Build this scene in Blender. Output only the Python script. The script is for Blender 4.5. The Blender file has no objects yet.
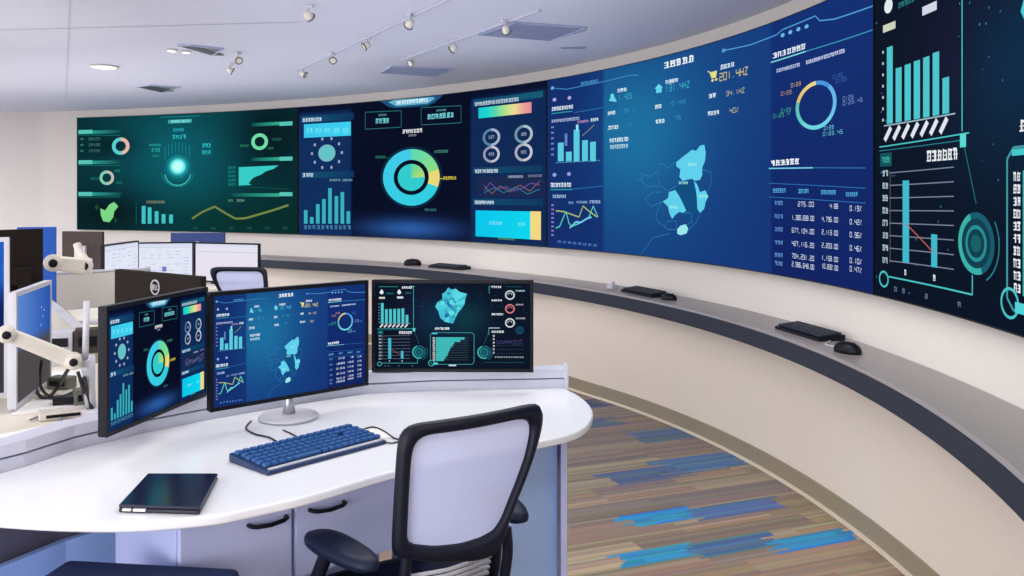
import bpy, math, random
from mathutils import Vector, Matrix
from math import sin, cos, pi, sqrt, atan2
random.seed(7)
S = bpy.context.scene
COL = S.collection
F, CX, HY, CAMZ = 900.0, 512.0, 194.0, 1.40

def P(px, py, d):                       # photo pixel + distance -> world point
    return Vector(((px-CX)/F*d, d, CAMZ-(py-HY)/F*d))
def PZ(px, py, z):                      # photo pixel + height -> world point
    d = (CAMZ-z)*F/(py-HY)
    return Vector(((px-CX)/F*d, d, z))
def mixc(a, b, k): k = max(0, min(1, k)); return tuple(x+(y-x)*k for x, y in zip(a, b))
def lin(c):
    return tuple(((v/255)/12.92 if v/255 <= .04045 else (((v/255)+.055)/1.055)**2.4) for v in c)

# ------------------------------------------------------------------ materials
def mat(name, rgb, rough=.5, metal=0.0, bump=0.0, scale=60, vary=0.0, emis=0.0, spec=.5, alpha=None):
    m = bpy.data.materials.new(name); m.use_nodes = True
    n, l = m.node_tree.nodes, m.node_tree.links
    b = n['Principled BSDF']
    c = lin(rgb)
    b.inputs['Base Color'].default_value = (*c, 1)
    b.inputs['Roughness'].default_value = rough
    b.inputs['Metallic'].default_value = metal
    b.inputs['Specular IOR Level'].default_value = spec
    if emis:
        b.inputs['Emission Color'].default_value = (*c, 1); b.inputs['Emission Strength'].default_value = emis
    if bump or vary:
        tc = n.new('ShaderNodeTexCoord'); no = n.new('ShaderNodeTexNoise')
        no.inputs['Scale'].default_value = scale; no.inputs['Detail'].default_value = 4
        l.new(tc.outputs['Object'], no.inputs['Vector'])
        if vary:
            r = n.new('ShaderNodeValToRGB')
            r.color_ramp.elements[0].position = .3; r.color_ramp.elements[1].position = .7
            r.color_ramp.elements[0].color = (*[x*(1-vary) for x in c], 1)
            r.color_ramp.elements[1].color = (*[min(1, x*(1+vary)) for x in c], 1)
            l.new(no.outputs['Fac'], r.inputs['Fac']); l.new(r.outputs['Color'], b.inputs['Base Color'])
        if bump:
            bp = n.new('ShaderNodeBump'); bp.inputs['Strength'].default_value = bump; bp.inputs['Distance'].default_value = .002
            l.new(no.outputs['Fac'], bp.inputs['Height']); l.new(bp.outputs['Normal'], b.inputs['Normal'])
    if alpha is not None:
        b.inputs['Alpha'].default_value = alpha
    return m

def attr_mat(name, emission, rough=.35):
    m = bpy.data.materials.new(name); m.use_nodes = True
    n, l = m.node_tree.nodes, m.node_tree.links
    b = n['Principled BSDF']; a = n.new('ShaderNodeAttribute'); a.attribute_name = 'Col'
    if emission:
        b.inputs['Base Color'].default_value = (.002, .002, .002, 1)
        l.new(a.outputs['Color'], b.inputs['Emission Color']); b.inputs['Emission Strength'].default_value = emission
        b.inputs['Specular IOR Level'].default_value = .0
    else:
        no = n.new('ShaderNodeTexNoise'); no.inputs['Scale'].default_value = 350
        tc = n.new('ShaderNodeTexCoord'); l.new(tc.outputs['Object'], no.inputs['Vector'])
        mx = n.new('ShaderNodeMix'); mx.data_type = 'RGBA'; mx.blend_type = 'MULTIPLY'; mx.inputs[0].default_value = .4
        l.new(a.outputs['Color'], mx.inputs[6]); l.new(no.outputs['Fac'], mx.inputs[7])
        mul = n.new('ShaderNodeMix'); mul.data_type = 'RGBA'; mul.blend_type = 'MULTIPLY'; mul.inputs[0].default_value = 1
        l.new(mx.outputs[2], mul.inputs[6]); mul.inputs[7].default_value = (1.28, 1.28, 1.28, 1)
        l.new(mul.outputs[2], b.inputs['Base Color'])
        bp = n.new('ShaderNodeBump'); bp.inputs['Strength'].default_value = .3; bp.inputs['Distance'].default_value = .003
        l.new(no.outputs['Fac'], bp.inputs['Height']); l.new(bp.outputs['Normal'], b.inputs['Normal'])
        b.inputs['Specular IOR Level'].default_value = .1
    b.inputs['Roughness'].default_value = rough
    return m

M = dict(
    glow=attr_mat('screen_glow', 1.0), carpet=attr_mat('carpet_stripes', 0, .95),
    wall=mat('wall_paint', (222, 217, 210), .7, bump=.05, scale=40, vary=.015),
    ceil=mat('ceiling_paint', (194, 196, 214), .8, bump=.08, scale=120, vary=.02),
    panel=mat('cream_laminate', (236, 226, 213), .5, bump=.02, scale=30, vary=.012),
    plinth=mat('taupe_plinth', (152, 142, 122), .55, bump=.05, scale=80, vary=.05),
    plinthedge=mat('pale_trim', (215, 205, 185), .4),
    ctop=mat('grey_worktop', (150, 144, 144), .38, bump=.03, scale=90, vary=.03),
    cfas=mat('slate_fascia', (44, 51, 66), .5, spec=.2, bump=.03, scale=60, vary=.06),
    white=mat('white_solid_surface', (238, 240, 246), .22, vary=.006, scale=8),
    rail=mat('lavender_white_rail', (205, 206, 222), .35, vary=.01, scale=20),
    groove=mat('groove_grey', (120, 122, 140), .5),
    cab=mat('lavender_laminate', (200, 208, 248), .4, vary=.012, scale=15),
    cabblue=mat('pale_blue_laminate', (172, 204, 252), .4, vary=.012, scale=15),
    recess=mat('recess_shade_grey', (104, 100, 112), .7, vary=.05, scale=12),
    navy=mat('navy_fabric', (14, 38, 84), .85, bump=.3, scale=400, vary=.1),
    black=mat('black_plastic', (12, 14, 24), .4, spec=.22, bump=.02, scale=200),
    chairblk=mat('chair_navy_black', (6, 11, 32), .45, spec=.28, bump=.04, scale=150),
    armblk=mat('arm_pad_navy', (10, 24, 52), .5, spec=.3, bump=.1, scale=200),
    silver=mat('brushed_silver', (190, 192, 200), .3, metal=.7, bump=.02, scale=200),
    silverp=mat('silver_plastic', (198, 199, 208), .35),
    dark=mat('dark_brown_plastic', (34, 28, 24), .75, spec=.12, vary=.08, scale=20),
    brown=mat('taupe_plastic', (74, 66, 64), .75, spec=.15, vary=.1, scale=20),
    creamm=mat('cream_metal', (214, 208, 196), .35, bump=.02, scale=100),
    creamd=mat('cream_desk', (226, 220, 206), .4, vary=.02, scale=14),
    blue=mat('royal_blue_fabric', (24, 84, 176), .8, bump=.2, scale=300, vary=.05),
    bluedark=mat('deep_blue_plastic', (34, 62, 128), .5),
    kbd=mat('keyboard_blue_case', (20, 48, 92), .35, bump=.02, scale=100),
    key=mat('keycap_blue', (40, 88, 150), .38, bump=.02, scale=200),
    grille=mat('ceiling_grille_grey', (118, 128, 162), .6, bump=.3, scale=150, vary=.05),
    grilleedge=mat('grille_frame', (160, 168, 196), .5),
    vent=mat('vent_dark_grey', (96, 100, 104), .6, vary=.1, scale=40),  # dark grey of the small vents and spotlight rims
    lamp=mat('lamp_glow', (255, 252, 240), .5, emis=2.2),
    paper=mat('paper', (240, 238, 234), .8),
    seam=mat('seam_grey', (178, 180, 200), .8),
    tabletop=mat('slate_glass', (24, 28, 52), .2, spec=.5),
    tabletedge=mat('slate_edge', (20, 24, 40), .3),
    cable=mat('cable_rubber', (30, 30, 36), .5),
    box=mat('olive_grey_plastic', (96, 98, 88), .5),
)
def mesh_fabric():
    m = bpy.data.materials.new('pale_mesh_weave'); m.use_nodes = True
    n, l = m.node_tree.nodes, m.node_tree.links
    b = n['Principled BSDF']; b.inputs['Base Color'].default_value = (*lin((196, 204, 242)), 1); b.inputs['Roughness'].default_value = .7
    tr = n.new('ShaderNodeBsdfTransparent'); mx = n.new('ShaderNodeMixShader')
    tc = n.new('ShaderNodeTexCoord'); w = n.new('ShaderNodeTexWave'); w.wave_type = 'BANDS'; w.bands_direction = 'Z'
    w.inputs['Scale'].default_value = 120
    l.new(tc.outputs['Object'], w.inputs['Vector'])
    mr = n.new('ShaderNodeMapRange'); mr.inputs['To Min'].default_value = .80; mr.inputs['To Max'].default_value = .98
    l.new(w.outputs['Fac'], mr.inputs['Value'])
    l.new(mr.outputs['Result'], mx.inputs['Fac']); l.new(tr.outputs[0], mx.inputs[1]); l.new(b.outputs[0], mx.inputs[2])
    l.new(mx.outputs[0], n['Material Output'].inputs['Surface'])
    return m
M['mesh'] = mesh_fabric()

# ------------------------------------------------------------------ mesh builder
class MB:
    def __init__(s): s.v = []; s.f = []; s.m = []; s.sm = []; s.c = None
    def add(s, vs, fs, mi=0, smooth=False):
        o = len(s.v); s.v += [Vector(p) for p in vs]
        for f in fs: s.f.append([i+o for i in f]); s.m.append(mi); s.sm.append(smooth)
        return s
    def box(s, c, size, rz=0, mi=0, R=None):
        c = Vector(c); h = [x/2 for x in size]
        Rm = R if R is not None else Matrix.Rotation(rz, 3, 'Z')
        vs = [c+Rm @ Vector((sx*h[0], sy*h[1], sz*h[2])) for sz in (-1, 1) for sy in (-1, 1) for sx in (-1, 1)]
        return s.add(vs, [(0, 2, 3, 1), (4, 5, 7, 6), (0, 1, 5, 4), (2, 6, 7, 3), (0, 4, 6, 2), (1, 3, 7, 5)], mi)
    def prism(s, poly, z0, z1, mi=0):     # counter-clockwise outline
        n = len(poly)
        a = sum(poly[i][0]*poly[(i+1) % n][1]-poly[(i+1) % n][0]*poly[i][1] for i in range(n))
        if a < 0: poly = poly[::-1]
        vs = [(p[0], p[1], z0) for p in poly]+[(p[0], p[1], z1) for p in poly]
        fs = [tuple(range(n))[::-1], tuple(range(n, 2*n))]+[(i, (i+1) % n, n+(i+1) % n, n+i) for i in range(n)]
        return s.add(vs, fs, mi)
    def tube(s, path, r, n=8, mi=0, closed=False, cap=True):
        path = [Vector(p) for p in path]; N = len(path)
        rs = r if isinstance(r, (list, tuple)) else [r]*N
        up = Vector((0, 0, 1)); vs = []
        prev = None
        for i, p in enumerate(path):
            if closed: t = (path[(i+1) % N]-path[i-1]).normalized()
            else: t = (path[min(i+1, N-1)]-path[max(i-1, 0)]).normalized()
            if prev is None:
                a = t.cross(up)
                if a.length < .05: a = t.cross(Vector((1, 0, 0)))
            else: a = prev-t*prev.dot(t)
            a.normalize(); prev = a; b = t.cross(a)
            vs += [p+(a*cos(2*pi*k/n)+b*sin(2*pi*k/n))*rs[i] for k in range(n)]
        fs = []
        for i in range(N if closed else N-1):
            j = (i+1) % N
            fs += [(i*n+k, i*n+(k+1) % n, j*n+(k+1) % n, j*n+k) for k in range(n)]
        if cap and not closed: fs += [tuple(range(n))[::-1], tuple(range((N-1)*n, N*n))]
        return s.add(vs, fs, mi, True)
    def lathe(s, prof, c=(0, 0, 0), n=24, mi=0, R=None):
        c = Vector(c); vs = []
        Rm = R if R is not None else Matrix.Identity(3)
        for r, z in prof: vs += [c+Rm @ Vector((max(r, 1e-4)*cos(2*pi*k/n), max(r, 1e-4)*sin(2*pi*k/n), z)) for k in range(n)]
        fs = [(i*n+k, i*n+(k+1) % n, (i+1)*n+(k+1) % n, (i+1)*n+k) for i in range(len(prof)-1) for k in range(n)]
        fs += [tuple(range(n))[::-1], tuple(range((len(prof)-1)*n, len(prof)*n))]
        return s.add(vs, fs, mi, True)
    def build(s, name, mats, parent=None, world=False, bevel=0, seg=2, sub=0):
        me = bpy.data.meshes.new(name)
        vs = s.v
        if parent is not None and world:
            inv = TM[parent.name].inverted(); vs = [inv @ v for v in vs]
        me.from_pydata([tuple(v) for v in vs], [], s.f)
        for m in (mats if isinstance(mats, (list, tuple)) else [mats]): me.materials.append(m)
        me.polygons.foreach_set('material_index', s.m); me.polygons.foreach_set('use_smooth', s.sm)
        if s.c is not None:
            at = me.color_attributes.new('Col', 'FLOAT_COLOR', 'POINT')
            at.data.foreach_set('color', [x for c in s.c for x in (*c, 1)])
        me.update()
        o = bpy.data.objects.new(name, me); COL.objects.link(o)
        if parent is not None: o.parent = parent
        if bevel:
            b = o.modifiers.new('b', 'BEVEL'); b.width = bevel; b.segments = seg; b.limit_method = 'ANGLE'; b.angle_limit = .6
            b.harden_normals = False
        if any(s.sm):
            pass
        return o
TM = {}
def thing(name, label, cat, loc=(0, 0, 0), rz=0, group=None):
    o = bpy.data.objects.new(name, None); COL.objects.link(o)
    o.empty_display_size = .05
    o.location = loc; o.rotation_euler = (0, 0, rz); o['label'] = label; o['category'] = cat
    if group: o['group'] = group
    TM[o.name] = Matrix.Translation(loc) @ Matrix.Rotation(rz, 4, 'Z')
    return o
def tag(o, label, cat, group=None):
    o['label'] = label; o['category'] = cat
    if group: o['group'] = group
    return o
def struct(o): o['kind'] = 'structure'; return o
def dup(root, loc, rz, label, group=None):
    r = root.copy(); COL.objects.link(r); r.location = loc; r.rotation_euler = (0, 0, rz); r['label'] = label
    TM[r.name] = Matrix.Translation(loc) @ Matrix.Rotation(rz, 4, 'Z')
    if group: r['group'] = group
    for ch in list(root.children):
        c = ch.copy(); COL.objects.link(c); c.parent = r
        for g in list(ch.children):
            d = g.copy(); COL.objects.link(d); d.parent = c
    return r
def rot_to(d):                          # matrix turning +Z onto d
    return Vector((0, 0, 1)).rotation_difference(Vector(d).normalized()).to_matrix()
def smooth_path(pts, n=8):
    pts = [Vector(p) for p in pts]; out = []
    for i in range(len(pts)-1):
        p0 = pts[max(i-1, 0)]; p1 = pts[i]; p2 = pts[i+1]; p3 = pts[min(i+2, len(pts)-1)]
        for k in range(n):
            t = k/n
            out.append(.5*((2*p1)+(p2-p0)*t+(2*p0-5*p1+4*p2-p3)*t*t+(3*p1-p0-3*p2+p3)*t**3))
    return out+[pts[-1]]

# ------------------------------------------------------------------ the curved wall in plan
CC = (-4.0, 3.5)
def poly(co, t):
    r = 0
    for c in co: r = r*t+c
    return r
def r_wall(t):  return poly([0.22835, -0.30863, 0.53229, -0.21123, 5.5592], t)
def r_front(t):
    a = poly([0.00181, 0.26578, 0.18457, -0.25619, 5.28521], min(t, 1.2))
    if t > 1.0:
        k = min(1, (t-1.0)/.25); a = a*(1-k)+(r_wall(t)-.42)*k
    return a
def r_base(t):
    if t < .55: b = poly([-0.00812, 0.18644, -0.36454, 5.45482], t)
    else: b = poly([-0.00812, 0.18644, -0.36454, 5.45482], .55)+(r_front(t)-r_front(.55))*1.0
    return max(b, r_front(t)+.03)
def pol(r, t, z=0): return Vector((CC[0]+r*cos(t), CC[1]+r*sin(t), z))
T0, T1 = 1.80, -1.0
def trange(a, b, n): return [a+(b-a)*i/n for i in range(n+1)]
# arc-length table along the wall, running left to right in the picture
ST = []; s_ = 0; prev = None
for i in range(2801):
    t = T0+(T1-T0)*i/2800; p = pol(r_wall(t), t)
    if prev is not None: s_ += (p-prev).length
    prev = p; ST.append((s_, t, p.x, p.y, CX+F*p.x/p.y if p.y > .8 else 9999))
def s_of_px(px):
    for i in range(1, len(ST)):
        if ST[i][4] >= px:
            a, b = ST[i-1], ST[i]; k = (px-a[4])/(b[4]-a[4]); return a[0]+(b[0]-a[0])*k
    return ST[-1][0]
def t_of_s(s):
    lo, hi = 0, len(ST)-1
    if s <= 0: return T0
    if s >= ST[-1][0]: return T1
    while hi-lo > 1:
        mid = (lo+hi)//2
        if ST[mid][0] <= s: lo = mid
        else: hi = mid
    a, b = ST[lo], ST[hi]; return a[1]+(b[1]-a[1])*(s-a[0])/(b[0]-a[0])
def wall_pt(s, z, off):
    t = t_of_s(s); e = .01
    a, b = pol(r_wall(t+e), t+e), pol(r_wall(t-e), t-e)
    tg = (b-a).normalized(); nr = Vector((-tg.y, tg.x, 0))       # outward
    p = pol(r_wall(t), t, z); q = p-nr*off
    # make sure the offset runs toward the room centre
    return q if (Vector((CC[0], CC[1], z))-q).length < (Vector((CC[0], CC[1], z))-p).length else p+nr*off

ZC = 2.385                                # ceiling height
ZS0, ZS1 = .98, 2.298                     # display bottom and top

# ------------------------------------------------------------------ room shell
# carpet of long dyed strips
def in_block(a, b, blocks):
    for (a0, a1, b0, b1, c) in blocks:
        if a0 <= a <= a1 and b0 <= b <= b1: return c
ANG = math.radians(22)
def rot2(x, y): return (x*cos(ANG)+y*sin(ANG), -x*sin(ANG)+y*cos(ANG))
fl = MB(); fl.c = []
blocks = []
def blk(px0, py0, px1, py1, wpx_top, wpx_bot, c):   # a run of dyed planks between two places on the floor
    p = PZ(px0, py0, 0); q = PZ(px1, py1, 0); a0, b0 = rot2(p.x, p.y); a1, b1 = rot2(q.x, q.y)
    m = PZ((px0+px1)/2, (py0+py1)/2-wpx_top, 0); k = PZ((px0+px1)/2, (py0+py1)/2+wpx_bot, 0)
    mb_, kb = rot2(m.x, m.y)[1], rot2(k.x, k.y)[1]
    blocks.append((a0, a1, kb, mb_, c))
BL1, BL2, BL3 = (66, 150, 196), (94, 126, 162), (98, 112, 142)
blk(626, 522, 690, 512, 7, 8, BL1); blk(690, 515, 775, 502, 6, 8, BL2)
blk(618, 561, 690, 550, 7, 8, BL1); blk(690, 551, 775, 541, 9, 7, BL2); blk(775, 546, 862, 534, 8, 6, BL1)
blk(612, 482, 680, 471, 8, 6, BL3); blk(660, 470, 742, 458, 9, 7, BL2)
blk(640, 440, 700, 430, 7, 5, BL3); blk(568, 428, 612, 420, 5, 4, BL3); blk(566, 408, 600, 402, 5, 4, (84, 92, 120))
base_cols = [(158, 138, 114), (168, 148, 122), (138, 124, 112), (152, 134, 112), (128, 116, 110), (186, 170, 146), (142, 130, 126), (160, 142, 118), (132, 122, 126), (176, 158, 134)]
rw = .018
b = -6.0; row = 0
while b < 13:
    rnd = random.Random(row//6)
    a = -7.0-rnd.random()*.9
    while a < 11:
        L = .35+rnd.random()*.8
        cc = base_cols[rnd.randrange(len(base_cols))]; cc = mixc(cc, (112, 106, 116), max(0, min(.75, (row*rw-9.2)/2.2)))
        rn2 = random.Random(row*7919+int(a*1000))
        c2 = base_cols[rn2.randrange(len(base_cols))]
        segs = [(a, a+L)]
        cuts = sorted({a, a+L} | {x for bb in blocks if bb[2] <= b+rw/2 <= bb[3] for x in (bb[0]+rn2.uniform(-.05, .05), bb[1]+rn2.uniform(-.07, .07)) if a < x < a+L})
        for i in range(len(cuts)-1):
            m0, m1 = cuts[i], cuts[i+1]
            cb = in_block((m0+m1)/2, b+rw/2, blocks)
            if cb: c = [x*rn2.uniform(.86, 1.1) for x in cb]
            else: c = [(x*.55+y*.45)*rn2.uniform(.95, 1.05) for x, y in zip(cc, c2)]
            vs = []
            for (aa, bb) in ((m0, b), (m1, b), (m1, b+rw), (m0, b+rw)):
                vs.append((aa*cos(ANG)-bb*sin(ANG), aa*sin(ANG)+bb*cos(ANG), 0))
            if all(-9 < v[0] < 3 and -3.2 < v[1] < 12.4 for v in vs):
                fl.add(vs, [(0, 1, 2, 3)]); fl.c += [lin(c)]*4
        a += L
    b += rw; row += 1
struct(fl.build('floor', M['carpet']))
cl = MB(); cl.box((-3, 4.6, ZC+.05), (12, 15.6, .1))
ceil_o = struct(cl.build('ceiling', M['ceil']))

# curved back wall, going on straight to the left
w = MB(); ts = trange(T0, T1, 140)
inner = [(-9, pol(r_wall(T0), T0).y)]+[(pol(r_wall(t), t).x, pol(r_wall(t), t).y) for t in ts]
outer = [(-9, inner[1][1]+.15)]+[(pol(r_wall(t)+.15, t).x, pol(r_wall(t)+.15, t).y) for t in ts]
n = len(inner)
vs = [(p[0], p[1], 0) for p in inner]+[(p[0], p[1], ZC) for p in inner]+[(p[0], p[1], 0) for p in outer]+[(p[0], p[1], ZC) for p in outer]
fs = []
for i in range(n-1):
    fs += [(i, n+i, n+i+1, i+1), (2*n+i, 2*n+i+1, 3*n+i+1, 3*n+i), (n+i, 3*n+i, 3*n+i+1, n+i+1)]
w.add(vs, fs, 0, True)
struct(w.build('wall_back', M['wall']))

# ceiling seams and slot (trims)
def on_ceil(px, py, dz=0): 
    d = (ZC-CAMZ)*F/(HY-py); return Vector(((px-CX)/F*d, d, ZC-dz))
sm = MB()
for (a, b_) in (((70, 0), (66, 100)), ((0, 30), (300, 22)),):
    p, q = on_ceil(*a), on_ceil(*b_)
    d = (q-p).normalized(); nn = Vector((-d.y, d.x, 0))*.006
    sm.add([p+nn, q+nn, q-nn, p-nn], [(0, 1, 2, 3)])
    for v in sm.v: v.z = ZC-.0015
struct(sm.build('trim_1', M['seam']))

# ------------------------------------------------------------------ curved console along the wall
con = thing('curved_console', 'long curved console with grey worktop and cream front running under the wall displays', 'console', (.9, 5.2, 0))
def sweep(prof_fn, a, b, n, nm, mts, mi_fn=None, closed=True):
    m = MB(); tl = trange(a, b, n); K = None
    vs = []
    for t in tl:
        pr = prof_fn(t); K = len(pr); vs += [pol(r, t, z) for r, z in pr]
    m.add(vs, [])
    for i in range(n):
        for k in range(K if closed else K-1):
            k2 = (k+1) % K
            m.f.append([i*K+k, (i+1)*K+k, (i+1)*K+k2, i*K+k2]); m.m.append(mi_fn(k) if mi_fn else 0); m.sm.append(False)
    if closed:
        m.f.append(list(range(K))); m.m.append(0); m.sm.append(False)
        m.f.append(list(range(n*K, n*K+K))[::-1]); m.m.append(0); m.sm.append(False)
    return m.build(nm, mts, con, world=True)
CT0 = 1.62
sweep(lambda t: [(r_front(t), .735), (r_front(t)+.012, .75), (r_wall(t)-.002, .75), (r_wall(t)-.002, .72), (r_front(t), .72)], CT0, T1, 150, 'worktop', M['ctop'])
sweep(lambda t: [(r_front(t)-.004, .66), (r_front(t)-.004, .739), (r_front(t)+.03, .739), (r_front(t)+.03, .66)], CT0, T1, 150, 'fascia', M['cfas'])
sweep(lambda t: [(r_base(t), .09), (r_base(t), .70), (r_base(t)+.02, .70), (r_base(t)+.02, .09)], CT0, T1, 150, 'front_panel', M['panel'])
sweep(lambda t: [(r_base(t)-.008, .0), (r_base(t)-.008, .092), (r_base(t)+.02, .092), (r_base(t)+.02, 0)], CT0, T1, 150, 'plinth', M['plinth'])
sweep(lambda t: [(r_base(t)-.022, .0), (r_base(t)-.020, .008), (r_base(t)-.008, .012), (r_base(t)-.008, 0)], CT0, T1, 150, 'plinth_edge', M['plinthedge'])

# ------------------------------------------------------------------ screen drawing kit
GLY = {'0': [(0,0,1,0),(1,0,1,1),(1,1,0,1),(0,1,0,0)], '1': [(.5,0,.5,1)], '2': [(0,0,1,0),(1,0,1,.5),(1,.5,0,.5),(0,.5,0,1),(0,1,1,1)],
 '3': [(0,0,1,0),(1,0,1,1),(0,.5,1,.5),(0,1,1,1)], '4': [(0,0,0,.5),(0,.5,1,.5),(1,0,1,1)], '5': [(1,0,0,0),(0,0,0,.5),(0,.5,1,.5),(1,.5,1,1),(1,1,0,1)],
 '6': [(1,0,0,0),(0,0,0,1),(0,1,1,1),(1,1,1,.5),(1,.5,0,.5)], '7': [(0,0,1,0),(1,0,.4,1)], '8': [(0,0,1,0),(1,0,1,1),(1,1,0,1),(0,1,0,0),(0,.5,1,.5)],
 '9': [(1,.5,0,.5),(0,.5,0,0),(0,0,1,0),(1,0,1,1),(1,1,0,1)], 'H': [(0,0,0,1),(1,0,1,1),(0,.5,1,.5)], 'Z': [(0,0,1,0),(1,0,0,1),(0,1,1,1)],
 '.': [(.4,.9,.6,.9)], ',': [(.5,.85,.3,1.15)], '%': [(1,0,0,1),(.05,.1,.25,.1),(.75,.9,.95,.9)], '-': [(.1,.5,.9,.5)],
 'D': [(0,0,.7,0),(.7,0,1,.3),(1,.3,1,.7),(1,.7,.7,1),(.7,1,0,1),(0,1,0,0)], 'E': [(1,0,0,0),(0,0,0,1),(0,1,1,1),(0,.5,.8,.5)], 'L': [(0,0,0,1),(0,1,1,1)]}
class Scr:
    def __init__(s, mp, A, step=.03, only=None):
        s.mp = mp; s.A = A; s.b = MB(); s.b.c = []; s.step = step; s.ly = 1
    def _pt(s, u, v, ly): return s.mp(u, v, ly)
    @staticmethod
    def _clip(pts, x, sg):
        out = []
        for i in range(len(pts)):
            a, b = pts[i-1], pts[i]; da, db = (a[0]-x)*sg, (b[0]-x)*sg
            if (da < 0) != (db < 0) and abs(b[0]-a[0]) > 1e-9:
                k = (x-a[0])/(b[0]-a[0]); out.append((x, a[1]+(b[1]-a[1])*k))
            if db >= 0: out.append(b)
        return out
    def tri(s, pts, c, ly=None):
        pts = [p for p in pts]
        if min(p[0] for p in pts) > 1 or max(p[0] for p in pts) < 0: return
        pts = [(min(max(u, 0), 1), min(max(v, 0), 1)) for u, v in pts]
        ly = s.ly if ly is None else ly
        if not isinstance(c, list):
            lo, hi = min(p[0] for p in pts), max(p[0] for p in pts)
            if hi-lo > s.step*1.5:
                n = int((hi-lo)/s.step)+1
                for i in range(n):
                    q = s._clip(s._clip(pts, lo+(hi-lo)*i/n, 1), lo+(hi-lo)*(i+1)/n, -1)
                    if len(q) > 2: s.b.add([s._pt(u, v, ly) for u, v in q], [tuple(range(len(q)))]); s.b.c += [lin(c)]*len(q)
                return
        cs = c if isinstance(c, list) else [lin(c)]*len(pts)
        s.b.add([s._pt(u, v, ly) for u, v in pts], [tuple(range(len(pts)))]); s.b.c += cs
    def rect(s, u0, u1, v0, v1, c, c2=None, ly=None):
        n = max(1, int(abs(u1-u0)/s.step)+1)
        a = lin(c); b = lin(c2) if c2 else a
        for i in range(n):
            k0, k1 = i/n, (i+1)/n
            q0 = tuple(x+(y-x)*k0 for x, y in zip(a, b)); q1 = tuple(x+(y-x)*k1 for x, y in zip(a, b))
            x0, x1 = u0+(u1-u0)*k0, u0+(u1-u0)*k1
            s.tri([(x0, v1), (x1, v1), (x1, v0), (x0, v0)], [q0, q1, q1, q0], ly)
    def line(s, p, q, w, c, ly=None):     # w as a fraction of the height
        A = s.A; dx, dy = (q[0]-p[0])*A, q[1]-p[1]; L = sqrt(dx*dx+dy*dy) or 1e-6
        nx, ny = -dy/L*w/2/A, dx/L*w/2
        n = max(1, int(abs(q[0]-p[0])/s.step)+1)
        for i in range(n):
            a = (p[0]+(q[0]-p[0])*i/n, p[1]+(q[1]-p[1])*i/n); b = (p[0]+(q[0]-p[0])*(i+1)/n, p[1]+(q[1]-p[1])*(i+1)/n)
            s.tri([(a[0]+nx, a[1]+ny), (b[0]+nx, b[1]+ny), (b[0]-nx, b[1]-ny), (a[0]-nx, a[1]-ny)], c, ly)
    def path(s, pts, w, c, ly=None):
        for i in range(len(pts)-1): s.line(pts[i], pts[i+1], w, c, ly)
    def ring(s, cu, cv, r0, r1, cf, n=40, a0=0, a1=2*pi, ly=None):   # radii in heights; angle from 12 o'clock clockwise
        for i in range(n):
            x, y = a0+(a1-a0)*i/n, a0+(a1-a0)*(i+1)/n
            c = cf((x+y)/2) if callable(cf) else cf
            g = lambda r, t: (cu+r*sin(t)/s.A, cv-r*cos(t))
            s.tri([g(r1, x), g(r1, y), g(r0, y), g(r0, x)][::-1], c, ly)
    def disc(s, cu, cv, r, c, n=20, ly=None, ry=None):
        ry = ry or r
        s.tri([(cu+r*sin(-2*pi*i/n)/s.A, cv-ry*cos(2*pi*i/n)) for i in range(n)], c, ly)
    def glyphs(s, u0, u1, v, h, c, n=None, seed=0, ly=None, slant=0):   # a run of small characters, v is the middle
        rn = random.Random(seed+int(u0*997)+int(v*991)); W = (u1-u0)*s.A
        n = n or max(1, int(round(W/h/1.02))); cw = (u1-u0)/n
        for k in range(n):
            x0, x1 = u0+k*cw+cw*.08, u0+(k+1)*cw-cw*.06; t = h*.17
            y0, y1 = v-h/2, v+h/2
            t = h*.15
            s.rect(x0+cw*rn.choice((0, 0, .15)), x1-cw*rn.choice((0, 0, .2)), y0+h*rn.choice((0, .05, .1)), y0+h*.1+t, c, ly=ly)
            if rn.random() < .8: s.rect(x0+cw*rn.choice((0, .1, .2)), x1-cw*rn.choice((0, .15)), v-t/2+h*rn.choice((-.08, 0, .08)), v+t/2, c, ly=ly)
            if rn.random() < .7: s.rect(x0, x1-cw*rn.choice((0, .1, .3)), y1-t, y1, c, ly=ly)
            xx = x0+(x1-x0)*rn.choice((.1, .2, .5)); s.rect(xx, xx+cw*.2, y0, y1, c, ly=ly)
            xx = x0+(x1-x0)*rn.choice((.6, .7, .78)); s.rect(xx, xx+cw*.2, y0+h*.1, y1, c, ly=ly)
    def num(s, txt, u0, u1, v, h, c, ly=None, wt=.15):
        n = len(txt); cw = (u1-u0)/n
        for k, ch in enumerate(txt):
            for (x0, y0, x1, y1) in GLY.get(ch, []):
                s.line((u0+(k+.12+.7*x0)*cw, v-h/2+y0*h), (u0+(k+.12+.7*x1)*cw, v-h/2+y1*h), h*wt, c, ly)
    def bg(s, fn, nu=48, nv=24):
        for i in range(nu):
            for j in range(nv):
                q = [(i/nu, (j+1)/nv), ((i+1)/nu, (j+1)/nv), ((i+1)/nu, j/nv), (i/nu, j/nv)]
                s.b.add([s._pt(u, v, 0) for u, v in q], [(0, 1, 2, 3)]); s.b.c += [lin(fn(u, v)) for u, v in q]
def gs(u, v, cu, cv, ru, rv): return math.exp(-((u-cu)/ru)**2-((v-cv)/rv)**2)

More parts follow.
